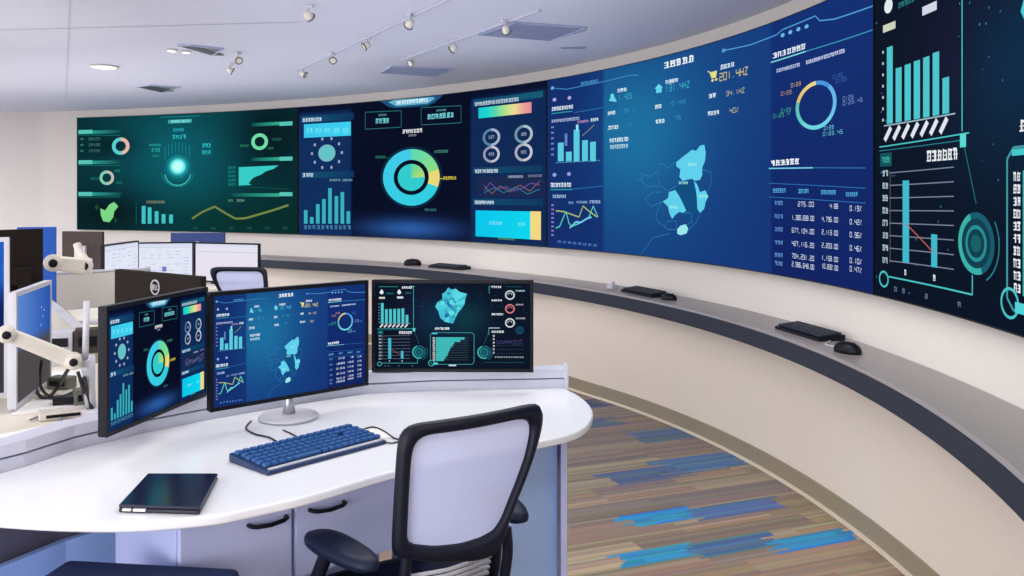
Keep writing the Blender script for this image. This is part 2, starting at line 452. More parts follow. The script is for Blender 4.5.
# conversions of places on the wall displays to display fractions
TOPL = [(76, 117), (137, 114.5), (240, 111), (298, 108.5), (340, 105.5), (445, 96), (500, 89), (548, 82.4), (600, 72.5), (663, 56), (700, 46), (720, 40), (760, 23.6), (817, 1), (873, -27)]
BOTL = [(76, 229), (140, 230), (260, 234), (298, 235), (360, 237), (500, 244.5), (540, 246.5), (580, 250), (620, 253.5), (680, 260.7), (740, 268), (800, 279), (860, 287.7), (873, 290)]
def itp(T, x):
    if x <= T[0][0]: return T[0][1]
    for i in range(1, len(T)):
        if x <= T[i][0]:
            a, b = T[i-1], T[i]; return a[1]+(b[1]-a[1])*(x-a[0])/(b[0]-a[0])
    return T[-1][1]
def _face(i):
    q = wall_pt(ST[i][0], 1, .047); return CX+F*q.x/q.y if q.y > .8 else 9999
ST = [(a[0], a[1], a[2], a[3], _face(i)) for i, a in enumerate(ST)]
SPX = {}
class Cv:                                # converter for one display
    def __init__(s, x0, x1): s.s0, s.s1 = s_of_px(x0), s_of_px(x1)
    def u(s, px):
        return (s_of_px(px)-s.s0)/(s.s1-s.s0)
    def uv(s, px, py): a, b = itp(TOPL, px), itp(BOTL, px); return (s.u(px), (py-a)/(b-a))
    def h(s, px, hp): return hp/(itp(BOTL, px)-itp(TOPL, px))
cvG, cvD, cvB = Cv(76.5, 297.5), Cv(298.5, 546), Cv(547, 873)

def K(cv, sc):                           # convenience wrappers taking photo places
    class W: pass
    w = W()
    def rect(x0, x1, y, h, c, c2=None, ly=None):
        v = cv.uv(x0, y)[1]; hh = cv.h(x0, h); sc.rect(cv.u(x0), cv.u(x1), v-hh/2, v+hh/2, c, c2, ly)
    def gl(x0, x1, y, h, c, ly=None, n=None):
        sc.glyphs(cv.u(x0), cv.u(x1), cv.uv(x0, y)[1], cv.h(x0, h), c, ly=ly, n=n)
    def num(t, x0, x1, y, h, c, ly=None): sc.num(t, cv.u(x0), cv.u(x1), cv.uv(x0, y)[1], cv.h(x0, h), c, ly)
    def line(a, b, wd, c, ly=None): sc.line(cv.uv(*a), cv.uv(*b), cv.h(a[0], wd), c, ly)
    def path(ps, wd, c, ly=None): sc.path([cv.uv(*p) for p in ps], cv.h(ps[0][0], wd), c, ly)
    def ring(x, y, r0, r1, c, ly=None, rx=None, **k):
        u, v = cv.uv(x, y); rx = rx or r1; A0 = sc.A; sc.A = cv.h(x, r1)/max(1e-6, (cv.u(x+rx)-cv.u(x-rx))/2)
        sc.ring(u, v, cv.h(x, r0), cv.h(x, r1), c, ly=ly, **k); sc.A = A0
    def disc(x, y, r, c, ly=None, **k):
        u, v = cv.uv(x, y); A0 = sc.A; sc.A = cv.h(x, r)/max(1e-6, (cv.u(x+r)-cv.u(x-r))/2)
        sc.disc(u, v, cv.h(x, r), c, ly=ly, **k); sc.A = A0
    def poly_(ps, c, ly=None): sc.tri([cv.uv(*p) for p in ps][::-1], c, ly)
    def bar(x, wd, y0, y1, c, ly=None): 
        a = cv.uv(x, y0)[1]; b = cv.uv(x, y1)[1]; sc.rect(cv.u(x-wd/2), cv.u(x+wd/2), a, b, c, None, ly)
    w.rect, w.gl, w.num, w.line, w.path, w.ring, w.disc, w.poly, w.bar = rect, gl, num, line, path, ring, disc, poly_, bar
    return w

def dash_green(sc):
    k = K(cvG, sc)
    def f(u, v):
        c = mixc((3, 42, 48), (8, 90, 102), gs(u, v, .47, .38, .3, .55)*1.0+.1*gs(u, v, .2, .2, .2, .3))
        c = mixc(c, (1, 18, 24), .75*gs(u, v, .14, .85, .2, .18)+.6*gs(u, v, .14, .25, .12, .1)+.7*gs(u, v, .88, .2, .14, .3))
        return mixc(c, (2, 44, 28), .5*gs(u, v, .75, .9, .3, .15))
    sc.bg(f, 60, 26)
    T = (88, 196, 184); TD = (10, 74, 80)
    for y in (131, 161.5, 193.5):
        k.rect(78, 92, y, 4, T, ly=2); k.rect(92, 122, y, 3.4, (44, 150, 140), (6, 60, 66), ly=2)
        k.line((78, y+3), (120, y+3), .7, (20, 110, 104), 2)
    for y in (124.5, 159.5, 195):
        k.rect(280, 293, y, 4, T, ly=2); k.rect(252 if y < 190 else 232, 280, y+.4, 3.4, TD, (48, 170, 140), ly=2)
    k.rect(168, 192, 120.5, 3.6, (50, 165, 165), (50, 165, 165), 2); k.gl(171, 190, 120.5, 3, (130, 220, 215), 3)
    k.line((160, 116), (200, 115), .8, (30, 130, 130), 2)
    k.gl(173, 184, 129, 3, (40, 170, 180), 2); k.gl(172, 186, 136, 4, (44, 180, 190), 2)
    k.rect(149, 161, 144, 2.4, (24, 130, 136), ly=2); k.gl(151, 160, 149, 4, (30, 160, 146), 2); k.rect(152, 159, 155, 2, (20, 120, 116), ly=2)
    k.rect(200, 213, 147, 16, (8, 84, 96), ly=2); k.gl(202, 211, 145, 4, (40, 180, 190), 3); k.gl(202, 211, 152, 4, (40, 180, 190), 3)
    for x in (165, 168.5, 172, 175.5, 179, 182.5, 186, 189.5): k.bar(x, .8, 140+abs(178-x)*.4, 164, (26, 128, 138), 2)
    for r, c in ((15, (10, 96, 108)), (12, (18, 122, 132)), (9.5, (40, 168, 174)), (7.4, (120, 240, 238)), (5, (190, 255, 250))): k.disc(178, 166, r, c, 2+15-r if False else {15: 2, 12: 3, 9.5: 4, 7.4: 5, 5: 6}[r])
    k.ring(178, 172, 12.5, 13.6, (60, 190, 185), 7, a0=pi*.55, a1=pi*1.45); k.ring(178, 170, 16, 16.8, (24, 130, 128), 7, a0=pi*.55, a1=pi*1.45)
    k.ring(120.5, 145, 5.2, 8.8, lambda a: (226, 186, 172) if a < pi*.95 else (90, 206, 208), 2)
    for y in (138, 144, 150): k.gl(88, 100, y, 3, (52, 100, 100), 2); k.rect(80, 83, y, 2, (50, 110, 100), ly=2)
    k.ring(106.5, 177, 4.5, 7.3, lambda a: (190, 190, 180) if a < pi else (130, 205, 180), 2)
    k.gl(90, 98, 178, 2.5, (20, 110, 90), 2); k.gl(116, 122, 182, 2.5, (30, 120, 110), 2); k.gl(114, 120, 170, 2.5, (30, 130, 100), 2)
    k.ring(260, 142, 5, 8.4, lambda a: (112, 220, 170), 2)
    k.gl(240, 249, 146, 2.5, (40, 120, 90), 2); k.gl(272, 282, 140, 2.5, (40, 100, 90), 2); k.gl(268, 274, 149, 2.5, (40, 120, 80), 2)
    k.poly([(239, 167.5), (279, 166), (274, 169.5), (266, 172), (262, 175), (254, 178), (251, 181), (249, 184), (252, 185.5), (239, 186)], (56, 204, 198), 2)
    for i in range(5): k.gl(228, 236, 168+i*4.2, 2.8, (20, 130, 120), 2)
    k.line((239, 187), (290, 190), .6, (20, 90, 80), 2)
    k.path([(192, 219), (203, 212), (215, 207), (226, 214), (236, 219.5), (246, 219), (262, 214.5), (277, 210), (289, 206)], 2.1, (112, 132, 66), 2)
    for i in range(6): k.gl(193+i*18, 198+i*18, 229, 2.4, (30, 90, 84), 2)
    k.gl(228, 233, 201, 2.5, (90, 150, 120), 2); k.gl(237, 245, 201, 2.5, (110, 150, 120), 2)
    for x, y in ((143.5, 205.5), (149.5, 207), (156.5, 211), (163.5, 214), (171, 214.5)): k.bar(x, 3.8, y, 223.5, (62, 196, 200), 2)
    k.gl(146, 165, 201.5, 2.6, (124, 130, 100), 2); k.bar(136, .7, 202, 224, (10, 90, 96), 2)
    k.poly([(100, 208), (105, 210), (109, 204), (114, 201.5), (118, 206), (114, 211), (113, 217), (109, 222), (103, 221), (100.5, 215)], (124, 214, 134), 2)
    k.poly([(94, 206), (97, 204), (99, 207), (96, 210)], (30, 70, 40), 2); k.poly([(114, 217), (117, 220), (115, 223)], (30, 80, 44), 2)

def dash_core(sc):
    k = K(cvD, sc)
    def f(u, v):
        c = (3, 10, 34)
        c = mixc(c, (44, 96, 172), .95*gs(u, v, .46, .93, .21, .075))
        if u < .225: c = (12, 44, 92) if v > .05 else (4, 14, 44)
        if u > .70: c = (12, 40, 84) if v > .05 else (4, 14, 44)
        return c
    sc.bg(f, 80, 30)
    W = (206, 226, 240)
    k.rect(301, 353.5, 120.5, 6.5, (18, 82, 118), (10, 50, 92), 1); k.gl(302, 321, 121, 3.6, W, 2)
    k.rect(303.5, 350.5, 132, 13.5, (58, 200, 236), (60, 208, 240), 2)
    for i in range(5): k.gl(306+i*9, 312+i*9, 131.5, 5, (110, 226, 246), 3)
    k.disc(326.5, 154, 8.6, (116, 186, 194), 2); k.disc(326.5, 154, 6, (96, 196, 200), 3)
    for i in range(10):
        a = 2*pi*(i+.5)/10; u, v = cvD.uv(326.5, 154); h = cvD.h(326.5, 15); sc.disc(u+(cvD.u(334)-cvD.u(319))*sin(a), v-h*cos(a), cvD.h(326.5, 1.7), (150, 160, 190), ly=2, n=8)
    k.rect(301, 353.5, 176, 6, (18, 82, 118), (10, 50, 92), 1); k.gl(302, 313, 176, 3.6, W, 2); k.gl(329, 340, 181, 2.2, (110, 160, 176), 2); k.gl(342, 352, 181, 2.2, (110, 160, 176), 2)
    for x, y in zip((305.3, 311.3, 317.4, 323.5, 329.6, 336, 342, 348), (211, 218, 205, 200, 189, 197, 193, 212)): k.bar(x, 3.6, y, 224.5, (56, 176, 188), 2)
    for i in range(11): k.gl(303+i*4.4, 306.4+i*4.4, 228, 4, (76, 130, 168), 2)
    k.poly([(380, 97), (443, 93), (434, 104), (427, 106.8), (395, 109), (388, 107.5)], (24, 84, 124), 1)
    k.poly([(388, 103), (394, 100.6), (432, 98.2), (435, 99.5), (428, 104.5), (396, 107)], (104, 178, 208), 2); k.gl(396, 428, 103.6, 3.6, (226, 248, 255), 3)
    for (x0, x1, y0, y1) in ((365, 401, 113, 130), (421, 461, 108.5, 126)):
        k.path([(x0, y0), (x1, y0-1.5), (x1, y1-2), (x0, y1), (x0, y0)], .7, (40, 110, 116), 2)
    k.gl(375, 389, 122, 5, (110, 206, 220), 2, 4); k.gl(378, 386, 116, 2, (90, 150, 160), 2)
    k.gl(427, 454, 118, 5, (120, 214, 224), 2, 7); k.gl(436, 446, 112, 2, (90, 150, 160), 2)
    k.gl(402, 422, 132.5, 4, (232, 232, 236), 2); k.gl(408, 416, 136.5, 2, (140, 150, 160), 2)
    def rc(a):
        if a < .42*pi: return mixc((94, 216, 176), (140, 222, 132), a/(.42*pi))
        if a < .62*pi: return (232, 216, 120)
        return mixc((48, 206, 222), (66, 202, 234), (a-.62*pi)/1.38/pi)
    k.ring(411, 178.5, 17.6, 28.4, rc, 2, n=72)
    k.ring(411, 178.5, 28.4, 31, (8, 40, 66), 2)
    k.disc(411, 178.5, 13.6, (50, 204, 206), 2); u, v = cvD.uv(411, 178.5)
    for i in range(14):
        a0, a1 = i/14*.5*pi, (i+1)/14*.5*pi; k.ring(411, 178.5, 0.01, 13.4, mixc((96, 214, 160), (196, 216, 110), i/14), 3, n=2, a0=a0, a1=a1)
    k.gl(375, 385, 158, 2.6, (34, 120, 96), 2); k.line((385, 158), (392, 161), .5, (34, 120, 96), 2)
    k.gl(434, 448, 153, 2.8, (60, 140, 120), 2); k.gl(443, 456, 179.5, 3.2, (208, 190, 70), 2); k.line((439, 180), (443, 180), .8, (208, 190, 70), 2)
    k.gl(424, 436, 211, 2.4, (50, 120, 120), 2)
    k.rect(473, 543, 104, 6, (16, 74, 110), (18, 92, 118), 1); k.gl(474.5, 519, 105.5, 3.8, (190, 210, 224), 2)
    cs = [(20, 204, 214), (24, 214, 208), (90, 216, 168), (178, 222, 142), (236, 222, 150), (236, 168, 150), (226, 134, 150)]
    for i in range(6): k.rect(478.5+i*8.85, 478.5+(i+1)*8.85, 114.4-i*.92, 10.6, cs[i], cs[i+1], 2)
    for (x, y, r, c) in ((491.4, 138.5, 8.8, (90, 130, 170)), (523.7, 135.5, 9.2, (110, 150, 170)), (491.4, 155.5, 8.4, (150, 156, 180)), (523.7, 153.5, 9, (170, 174, 190))):
        k.ring(x, y, r*.72, r, (lambda a, c=c: mixc(c, (214, 220, 230), .6) if a < pi else c), 2); k.gl(x-3, x+3, y, 3.4, (140, 150, 170), 2)
    k.rect(473, 543, 172, 6, (16, 74, 110), (12, 56, 96), 1); k.gl(474.5, 498, 172.6, 3.6, W, 2)
    k.gl(508, 523, 178, 2.4, (170, 180, 200), 2); k.gl(528, 542, 177, 2.4, (120, 130, 160), 2)
    k.rect(477, 543, 188, 20, (24, 40, 78), ly=1)
    k.path([(484, 192), (490, 184), (497, 190), (506, 188), (514, 192), (523, 189), (531, 184), (540, 186)], 1.2, (92, 70, 150), 2)
    k.path([(484, 187), (492, 195), (500, 187), (510, 193), (520, 186), (530, 192), (540, 182)], 1, (120, 90, 100), 3)
    k.path([(484, 194), (494, 189), (504, 194), (516, 188), (528, 195), (540, 190)], 1, (40, 110, 150), 4)
    k.rect(473, 543, 203, 6, (16, 74, 110), (12, 56, 96), 1); k.gl(474.5, 494, 203.6, 3.4, W, 2)
    k.rect(475.5, 530.5, 224.6, 26, (6, 196, 236), (10, 214, 238), 2); k.rect(530.5, 541, 226, 28, (244, 216, 128), None, 2)
    k.gl(489, 502, 224, 3.2, (120, 224, 240), 3); k.gl(518, 525, 225, 3.2, (120, 224, 240), 3)
    k.gl(498, 515, 239.4, 2.2, (90, 160, 120), 3)

def dash_map(sc):
    k = K(cvB, sc)
    ub, ul = cvB.u(770), cvB.u(604)
    def f(u, v):
        c = mixc((20, 60, 126), (28, 116, 162), .95*gs(u, v, .30, .38, .25, .45))
        c = mixc(c, (16, 40, 110), .5*gs(u, v, .95, .9, .4, .6))
        if u < ul: c = mixc((16, 46, 108), (20, 80, 142), .45*gs(u, v, ul, .3, .08, .5))
        if u > ub: c = mixc((16, 48, 116), (14, 34, 98), v)
        return c
    sc.bg(f, 90, 30)
    W = (222, 240, 250); LB = (84, 178, 222); C = (104, 214, 234)
    k.gl(663.5, 694, 65, 6.6, (240, 248, 255), 2, 5)
    k.path([(551, 90), (566, 91), (580, 88), (600, 84), (628, 76), (638, 75)], .9, (60, 130, 190), 2)
    k.gl(580, 598, 85.5, 3.2, (70, 150, 200), 2); k.disc(552, 90, 1.6, (120, 200, 220), 2)
    k.path([(723.6, 49.6), (750, 42), (776.7, 30.7), (782.6, 25.4), (815.7, 11.8), (820, 16.5), (835, 14), (873, 0)], 1, (80, 160, 215), 2)
    k.disc(723.6, 49.6, 2, (80, 150, 200), 2)
    for x, y in ((782.8, 31), (790.5, 28), (798.6, 25), (806.8, 22.3)): k.disc(x, y, 2, (110, 186, 230), 2)
    # column 1
    k.gl(617, 626.5, 91.5, 3.6, W, 2, 3); k.poly([(608.5, 102), (612, 94.5), (616, 101), (616, 102.6)], C, 2); k.disc(612, 96.5, 1.9, C, 3)
    k.num('1.405', 618, 632, 98.5, 5, (58, 168, 190), 2)
    k.gl(607, 615, 114.6, 3.6, W, 2, 3); k.num('1.05.1%', 619, 636, 112, 3.4, (52, 150, 190), 2)
    k.gl(607, 618, 129, 3.8, W, 2, 3); k.num('-1.07-', 621, 634, 126.5, 2.8, (50, 140, 180), 2)
    k.gl(609, 628, 141.5, 4, W, 2); k.gl(609.5, 627.5, 148, 4, (180, 220, 236), 2)
    # column 2
    k.gl(665, 678, 82, 4, W, 2, 4); k.poly([(654.5, 88.5), (658.6, 83.5), (662.5, 87), (661.5, 87.5), (661.5, 92), (656, 93), (656, 88.8)], C, 2)
    k.num('131.4HZ', 665, 690, 88.5, 6, (58, 172, 200), 2)
    k.gl(654.5, 661.5, 106.8, 4, W, 2, 2); k.num('-0.14HZ', 669, 686, 103.5, 3.6, (56, 150, 196), 2)
    k.gl(654.5, 664.5, 121.8, 4, W, 2, 3); k.num('75', 675, 681, 118, 3.8, (60, 156, 200), 2)
    # column 3
    k.gl(720, 734.5, 67, 4.6, W, 2, 4); G_ = (206, 196, 128)
    k.poly([(709.5, 72), (717, 70), (716, 77), (711.5, 78)], (226, 224, 130), 2); k.disc(712.5, 80, 1.3, (226, 224, 130), 2); k.disc(716, 79, 1.3, (226, 224, 130), 2); k.line((707.5, 71), (710.5, 72), 1, (226, 224, 130), 2)
    k.num('201.4HZ', 719, 748.5, 77, 7, G_, 2)
    k.gl(708.5, 716, 96, 4.2, W, 2, 2); k.num('34.1HZ', 726, 745, 93, 4.6, (190, 186, 140), 2)
    k.gl(707.5, 719, 113.5, 4.2, W, 2, 4); k.num('40%', 729.5, 739, 110, 4.6, (190, 190, 150), 2)
    # left charts
    for y, x in ((101.5, 554), (99.5, 569)): k.disc(x, y, 1.8, (180, 170, 220), 2)
    k.gl(551, 573, 111, 3.8, W, 2); k.rect(551, 572, 115.4, 1, (40, 150, 170), ly=2); k.line((574, 114), (602, 109), .7, (40, 120, 170), 2)
    k.gl(551, 579, 123, 3, (178, 190, 230), 2); k.gl(577, 588, 123.5, 2.6, (180, 140, 190), 2); k.gl(590, 598, 121.5, 3, W, 2)
    for x, y in ((560.3, 144), (568.4, 153), (576.2, 131), (584.6, 141.5), (592.6, 143)): k.bar(x, 5.8, y, 162.5, (92, 202, 222), 2)
    k.bar(565.6, 2.6, 135, 147, (96, 130, 190), 2); k.bar(576.8, 2.4, 126, 133, (150, 236, 244), 2)
    k.path([(582, 137), (588, 132), (594, 126)], 1, (128, 140, 120), 3)
    for i in range(6): k.rect(550.5, 553.5, 129+i*5.4, 1.6, (118, 130, 190), ly=2)
    k.line((555, 164), (600, 161.5), .7, (80, 140, 180), 2)
    for x, y in ((554, 176), (568.5, 175)): k.disc(x, y, 1.9, (150, 160, 226), 2)
    k.gl(550, 571, 186, 4.2, W, 2); k.rect(550, 572, 190.6, 1.2, (40, 150, 170), ly=2); k.line((573, 190), (602, 187), .8, (40, 110, 180), 2)
    k.gl(552, 565.5, 197.2, 3.2, (160, 200, 236), 2); k.gl(568, 573, 203.5, 2.4, (120, 170, 210), 2); k.gl(576, 587, 203, 2.4, (130, 170, 210), 2); k.gl(589, 600, 202.6, 3, (160, 190, 236), 2)
    q = lambda L: [(546+x/6.4, 160+y/6.4) for x, y in L]
    k.path(q([(60, 440), (85, 430), (105, 380), (125, 335), (145, 410), (160, 430), (210, 410), (270, 375), (300, 300), (330, 370)]), 1.3, (90, 206, 190), 2)
    k.path(q([(60, 330), (110, 335), (180, 360), (210, 370), (235, 300), (270, 330), (325, 370)]), 1.2, (170, 190, 110), 3)
    k.path(q([(150, 440), (190, 400), (220, 405), (260, 380), (290, 370)]), 1.6, (120, 210, 240), 4)
    for i in range(8): k.rect(550.8, 553.4, 206+i*4.2, 1.6, (150, 120, 180), ly=2)
    for i in range(8): k.gl(557+i*5.1, 560.6+i*5.1, 242+i*.55, 2.4, (90, 130, 200), 2)
    # the regional map
    q = lambda L: [(620+x/4.8, 130+y/4.8) for x, y in L]
    MC = (96, 208, 236)
    def blob(L, c, ly):                  # fan so that concave outlines stay right
        cx_ = sum(p[0] for p in L)/len(L); cy_ = sum(p[1] for p in L)/len(L)
        for i in range(len(L)): k.poly(q([(cx_, cy_), L[i], L[(i+1) % len(L)]]), c, ly)
    blob([(290, 250), (340, 245), (365, 290), (375, 390), (350, 430), (290, 420), (318, 390), (285, 320), (265, 290)], (14, 78, 128), 2)
    blob([(270, 155), (300, 130), (320, 115), (345, 95), (365, 100), (385, 75), (405, 70), (412, 110), (408, 150), (395, 180), (395, 215), (385, 240), (360, 245), (345, 235), (320, 240), (300, 245), (285, 225), (290, 190), (270, 175)], MC, 3)
    blob([(205, 345), (230, 330), (235, 300), (265, 290), (285, 320), (300, 350), (318, 390), (300, 400), (285, 395), (265, 410), (250, 430), (238, 405), (230, 370)], MC, 3)
    blob([(355, 245), (370, 260), (385, 300), (410, 290), (425, 320), (412, 345), (405, 380), (385, 400), (372, 380), (370, 330), (365, 290)], MC, 4)
    blob([(275, 480), (290, 462), (315, 455), (328, 475), (320, 500), (290, 508), (275, 500)], (150, 230, 240), 4)
    for (x, y) in ((348, 168), (305, 255), (400, 318), (258, 372), (300, 482)):
        a, b = q([(x-22, y)])[0]; k.gl(a, a+9, b, 2.6, (160, 240, 225), 5)
    for L in ([(180, 230), (190, 160), (210, 165), (230, 185), (265, 155)], [(80, 240), (110, 235), (100, 210), (150, 225), (180, 200)], [(100, 240), (130, 275), (185, 270)],
              [(185, 230), (195, 270), (230, 295), (270, 270)], [(120, 330), (150, 370), (205, 345)], [(120, 330), (160, 300), (200, 300)], [(200, 350), (175, 400), (180, 440), (230, 480), (275, 480)],
              [(215, 470), (230, 440), (270, 440), (275, 480)], [(325, 490), (370, 440), (385, 400)], [(400, 190), (440, 205), (440, 250), (420, 300)], [(300, 400), (340, 400), (350, 440), (320, 460)], [(240, 500), (160, 520), (100, 600)], [(440, 340), (440, 341)]):
        k.path(q(L), .6, (52, 128, 180), 6)
    # right column
    k.gl(772.6, 806, 52.4, 5.6, (236, 246, 255), 2, 7); k.path([(771, 59), (806, 47.6)], 1.2, (130, 226, 226), 2); k.path([(806, 47.6), (873, 24)], .9, (60, 160, 190), 2)
    k.gl(776.5, 800, 67.5, 3.6, (196, 208, 240), 2); k.gl(806, 845, 59, 3.8, (208, 218, 246), 2)
    def rr(a):
        a = a/(2*pi)
        if a < .12: return (72, 150, 224)
        if a < .36: return mixc((96, 176, 236), (110, 200, 236), (a-.12)/.24)
        if a < .62: return mixc((110, 212, 236), (110, 216, 220), (a-.36)/.26)
        if a < .8: return mixc((90, 206, 204), (100, 190, 180), (a-.62)/.18)
        return mixc((226, 190, 110), (236, 220, 140), (a-.8)/.2)
    k.ring(816, 102.5, 20.5, 24.6, rr, 2, n=64, rx=20.5)
    for x, y, n, c in ((791, 82.5, 3, (214, 170, 120)), (781, 91, 4, (200, 150, 100)), (781, 108.5, 3, (70, 170, 150)), (773, 114, 5, (70, 160, 140)), (833, 73, 3, (58, 110, 190)), (836, 77, 4, (58, 110, 190)), (843, 94.5, 4, (120, 150, 210)), (843, 99.5, 6, (120, 150, 210)), (824, 125.5, 3, (110, 210, 220)), (823, 131.5, 6, (110, 200, 220))):
        k.num('0123.45%'[:n+1], x, x+n*3.4, y, 3.6, c, 2)
    k.gl(770.7, 799.5, 161.5, 5.6, (240, 248, 255), 2, 6); k.path([(769, 167), (813, 166)], 1.2, (120, 210, 230), 2); k.path([(813, 166), (866, 163.5)], .8, (50, 120, 190), 2)
    k.line((769, 182), (866, 184), .7, (44, 110, 180), 2); k.line((769, 196), (866, 199), .7, (44, 110, 180), 2)
    for x0, x1, y in ((773, 786, 189.5), (798, 809, 190), (821, 836, 190.5), (846, 858, 191)): k.gl(x0, x1, y, 4.4, (84, 170, 220), 2)
    ys = (202, 215.6, 228.6, 242, 254.6, 263)
    for i, y in enumerate(ys):
        k.gl(774.5, 783, y, 4.2, (90, 140, 200), 2, 3)
        k.num(('275.00', '1,380,698.00', '677,104.00', '427,116.20', '704,231.20', '2,986,648.00')[i], 812-(14 if i == 0 else 20), 814.5, y+1.2, 4.4, (214, 226, 246), 2)
        k.num(('4.88', '4,796.00', '2,113.00', '2,203.00', '1,158.00', '10,832.00')[i], 830 if i == 0 else 822, 838.5, y+2, 4.4, (214, 226, 246), 2)
        k.num(('0.19%', '0.42%', '0.96%', '0.46%', '0.10%', '0.47%')[i], 850, 862.3, y+3, 4.8, (214, 226, 246), 2)

def dash_space(sc):
    sc.A = 845/485
    U = lambda x: (x-60)/845; V = lambda y: (y-52)/485
    def f(u, v):
        c = mixc((6, 18, 36), (12, 44, 72), .9*gs(u, v, .36, .38, .16, .28)+.7*gs(u, v, .6, .4, .14, .25))
        c = mixc(c, (8, 66, 60), .5*gs(u, v, .6, .42, .1, .16))
        c = mixc(c, (30, 16, 48), .45*gs(u, v, .2, .3, .08, .2)+.3*gs(u, v, .33, .15, .05, .1))
        return c
    sc.bg(f, 60, 30)
    T = (72, 196, 200); TD = (36, 120, 130); W = (236, 240, 246)
    rn = random.Random(3)
    for i in range(120):
        u, v = rn.random(), rn.random()
        sc.disc(u, v, rn.choice((.002, .003, .0035)), rn.choice([(60, 130, 160), (70, 80, 130), (40, 110, 120)]), n=6, ly=1)
    L = lambda a, b, w=.006, c=T, ly=2: sc.line((U(a[0]), V(a[1])), (U(b[0]), V(b[1])), w*.75, c, ly)
    def gl(x0, x1, y, h, c, n=None): sc.glyphs(U(x0), U(x1), V(y), h/485, c, n, ly=3)
    # upper left block
    L((270, 70), (270, 305)); L((250, 70), (275, 70), .012); L((80, 72), (185, 72), .008, (50, 150, 140)); gl(205, 262, 76, 13, W, 5)
    for x in (96, 192):
        sc.disc(U(x), V(104), .022, (222, 236, 240), ly=3); sc.disc(U(x), V(94), .012, (222, 236, 240), ly=3, n=10)
    gl(120, 160, 110, 8, TD); gl(225, 258, 108, 8, TD)
    sc.rect(U(82), U(114), V(130), V(141), (176, 190, 110) if False else (206, 210, 190), ly=3); sc.rect(U(180), U(214), V(127), V(139), (210, 216, 230), ly=3)
    for i, t in enumerate((165, 200, 199, 198, 197, 195, 232)):
        x = 92+i*22.5; sc.rect(U(x), U(x+15), V(t), V(279), (78, 196, 206), ly=3)
        sc.line((U(x-5), V(303)), (U(x+11), V(285)), .016, (226, 230, 240), 4)
    L((84, 281), (255, 281), .005, (160, 190, 200)); 
    for i in range(7): sc.rect(U(80), U(84), V(168+i*17), V(172+i*17), (180, 200, 210), ly=3)
    L((72, 312), (285, 308), .005); L((72, 318), (265, 316), .004, TD)
    sc.rect(U(266), U(279), V(308), V(325), (90, 216, 214), ly=3)
    L((275, 325), (300, 395), .004, TD)
    # lower left chart
    gl(190, 262, 332, 15, W, 6); sc.rect(U(74), U(104), V(322), V(342), (14, 84, 90), ly=2); gl(78, 100, 332, 9, (60, 160, 160))
    for i in range(8):
        y = 352+i*18.6; L((98, y), (252, y-3), .004, (120, 130, 156), 2); gl(80, 95, y, 9, (176, 200, 210), 2)
    L((100, 350), (100, 485), .004, (100, 90, 90))
    sc.rect(U(132), U(148), V(364), V(481), (64, 184, 204), ly=3); sc.rect(U(201), U(215), V(437), V(481), (64, 184, 204), ly=3)
    L((140, 425), (208, 462), .005, (190, 90, 90), 4)
    gl(136, 142, 495, 8, W, 1); gl(205, 211, 495, 8, W, 1)
    sc.ring(U(84), V(511), .020, .026, T, n=20, ly=3); L((95, 506), (292, 506), .006); L((292, 506), (292, 482), .006)
    for x in (110, 130, 185, 260): gl(x, x+8, 522, 7, (90, 120, 150), 1)
    # dial
    for cx_ in (300, 655):
        u, v = U(cx_), V(443)
        sc.disc(u, v, .078, (14, 62, 78), ly=2, n=30); sc.ring(u, v, .062, .078, lambda a: (58, 176, 170) if .9*pi < a < 1.9*pi else (22, 92, 108), n=36, ly=3)
        sc.ring(u, v, .036, .046, (40, 140, 150), n=30, ly=3); sc.disc(u, v, .022, (20, 96, 100), ly=3)
        sc.ring(u, v, .095, .099, (40, 130, 140), n=20, a0=.3*pi, a1=.85*pi, ly=3)
    L((680, 325), (655, 395), .004, TD)
    # centre map
    mp = [(460, 75), (478, 88), (500, 82), (520, 100), (562, 112), (552, 140), (548, 170), (530, 200), (515, 215), (500, 245), (486, 280), (462, 276), (440, 270), (415, 248), (405, 210), (388, 185), (400, 160), (428, 140), (426, 112), (445, 100)]
    cu, cv_ = U(472), V(175)
    for i in range(len(mp)):
        a, b = mp[i], mp[(i+1) % len(mp)]; c = mixc((56, 176, 206), (92, 222, 226), rn.random())
        sc.tri([(cu, cv_), (U(b[0]), V(b[1])), (U(a[0]), V(a[1]))], c, 3)
    for i in range(26):
        x, y = 472+rn.gauss(0, 36), 180+rn.gauss(0, 44)
        if ((x-472)/70)**2+((y-178)/88)**2 < .8:
            r = rn.uniform(8, 20); c = rn.choice([(34, 112, 168), (40, 140, 180), (96, 226, 220), (50, 160, 190)])
            sc.tri([(U(x+r*cos(t)*rn.uniform(.6, 1)), V(y-r*sin(t)*rn.uniform(.6, 1))) for t in [2*pi*j/7 for j in range(7)]], c, 4+i % 3)
    # funnel panel
    gl(385, 466, 309, 13, W, 6)
    x0, x1, y0, y1 = 362, 600, 332, 512
    for a, b in (((x0+12, y0), (x1-12, y0)), ((x1, y0+12), (x1, y1-12)), ((x1-12, y1), (x0+12, y1)), ((x0, y1-12), (x0, y0+12)), ((x0, y0+12), (x0+12, y0)), ((x1-12, y0), (x1, y0+12)), ((x1, y1-12), (x1-12, y1)), ((x0+12, y1), (x0, y1-12))): L(a, b, .009, (64, 150, 160))
    sc.ring(U(368), V(505), .03, .037, T, n=18, ly=4); sc.rect(U(378), U(402), V(502), V(514), (80, 210, 216), ly=4); sc.rect(U(372), U(400), V(334), V(341), (70, 200, 206), ly=4)
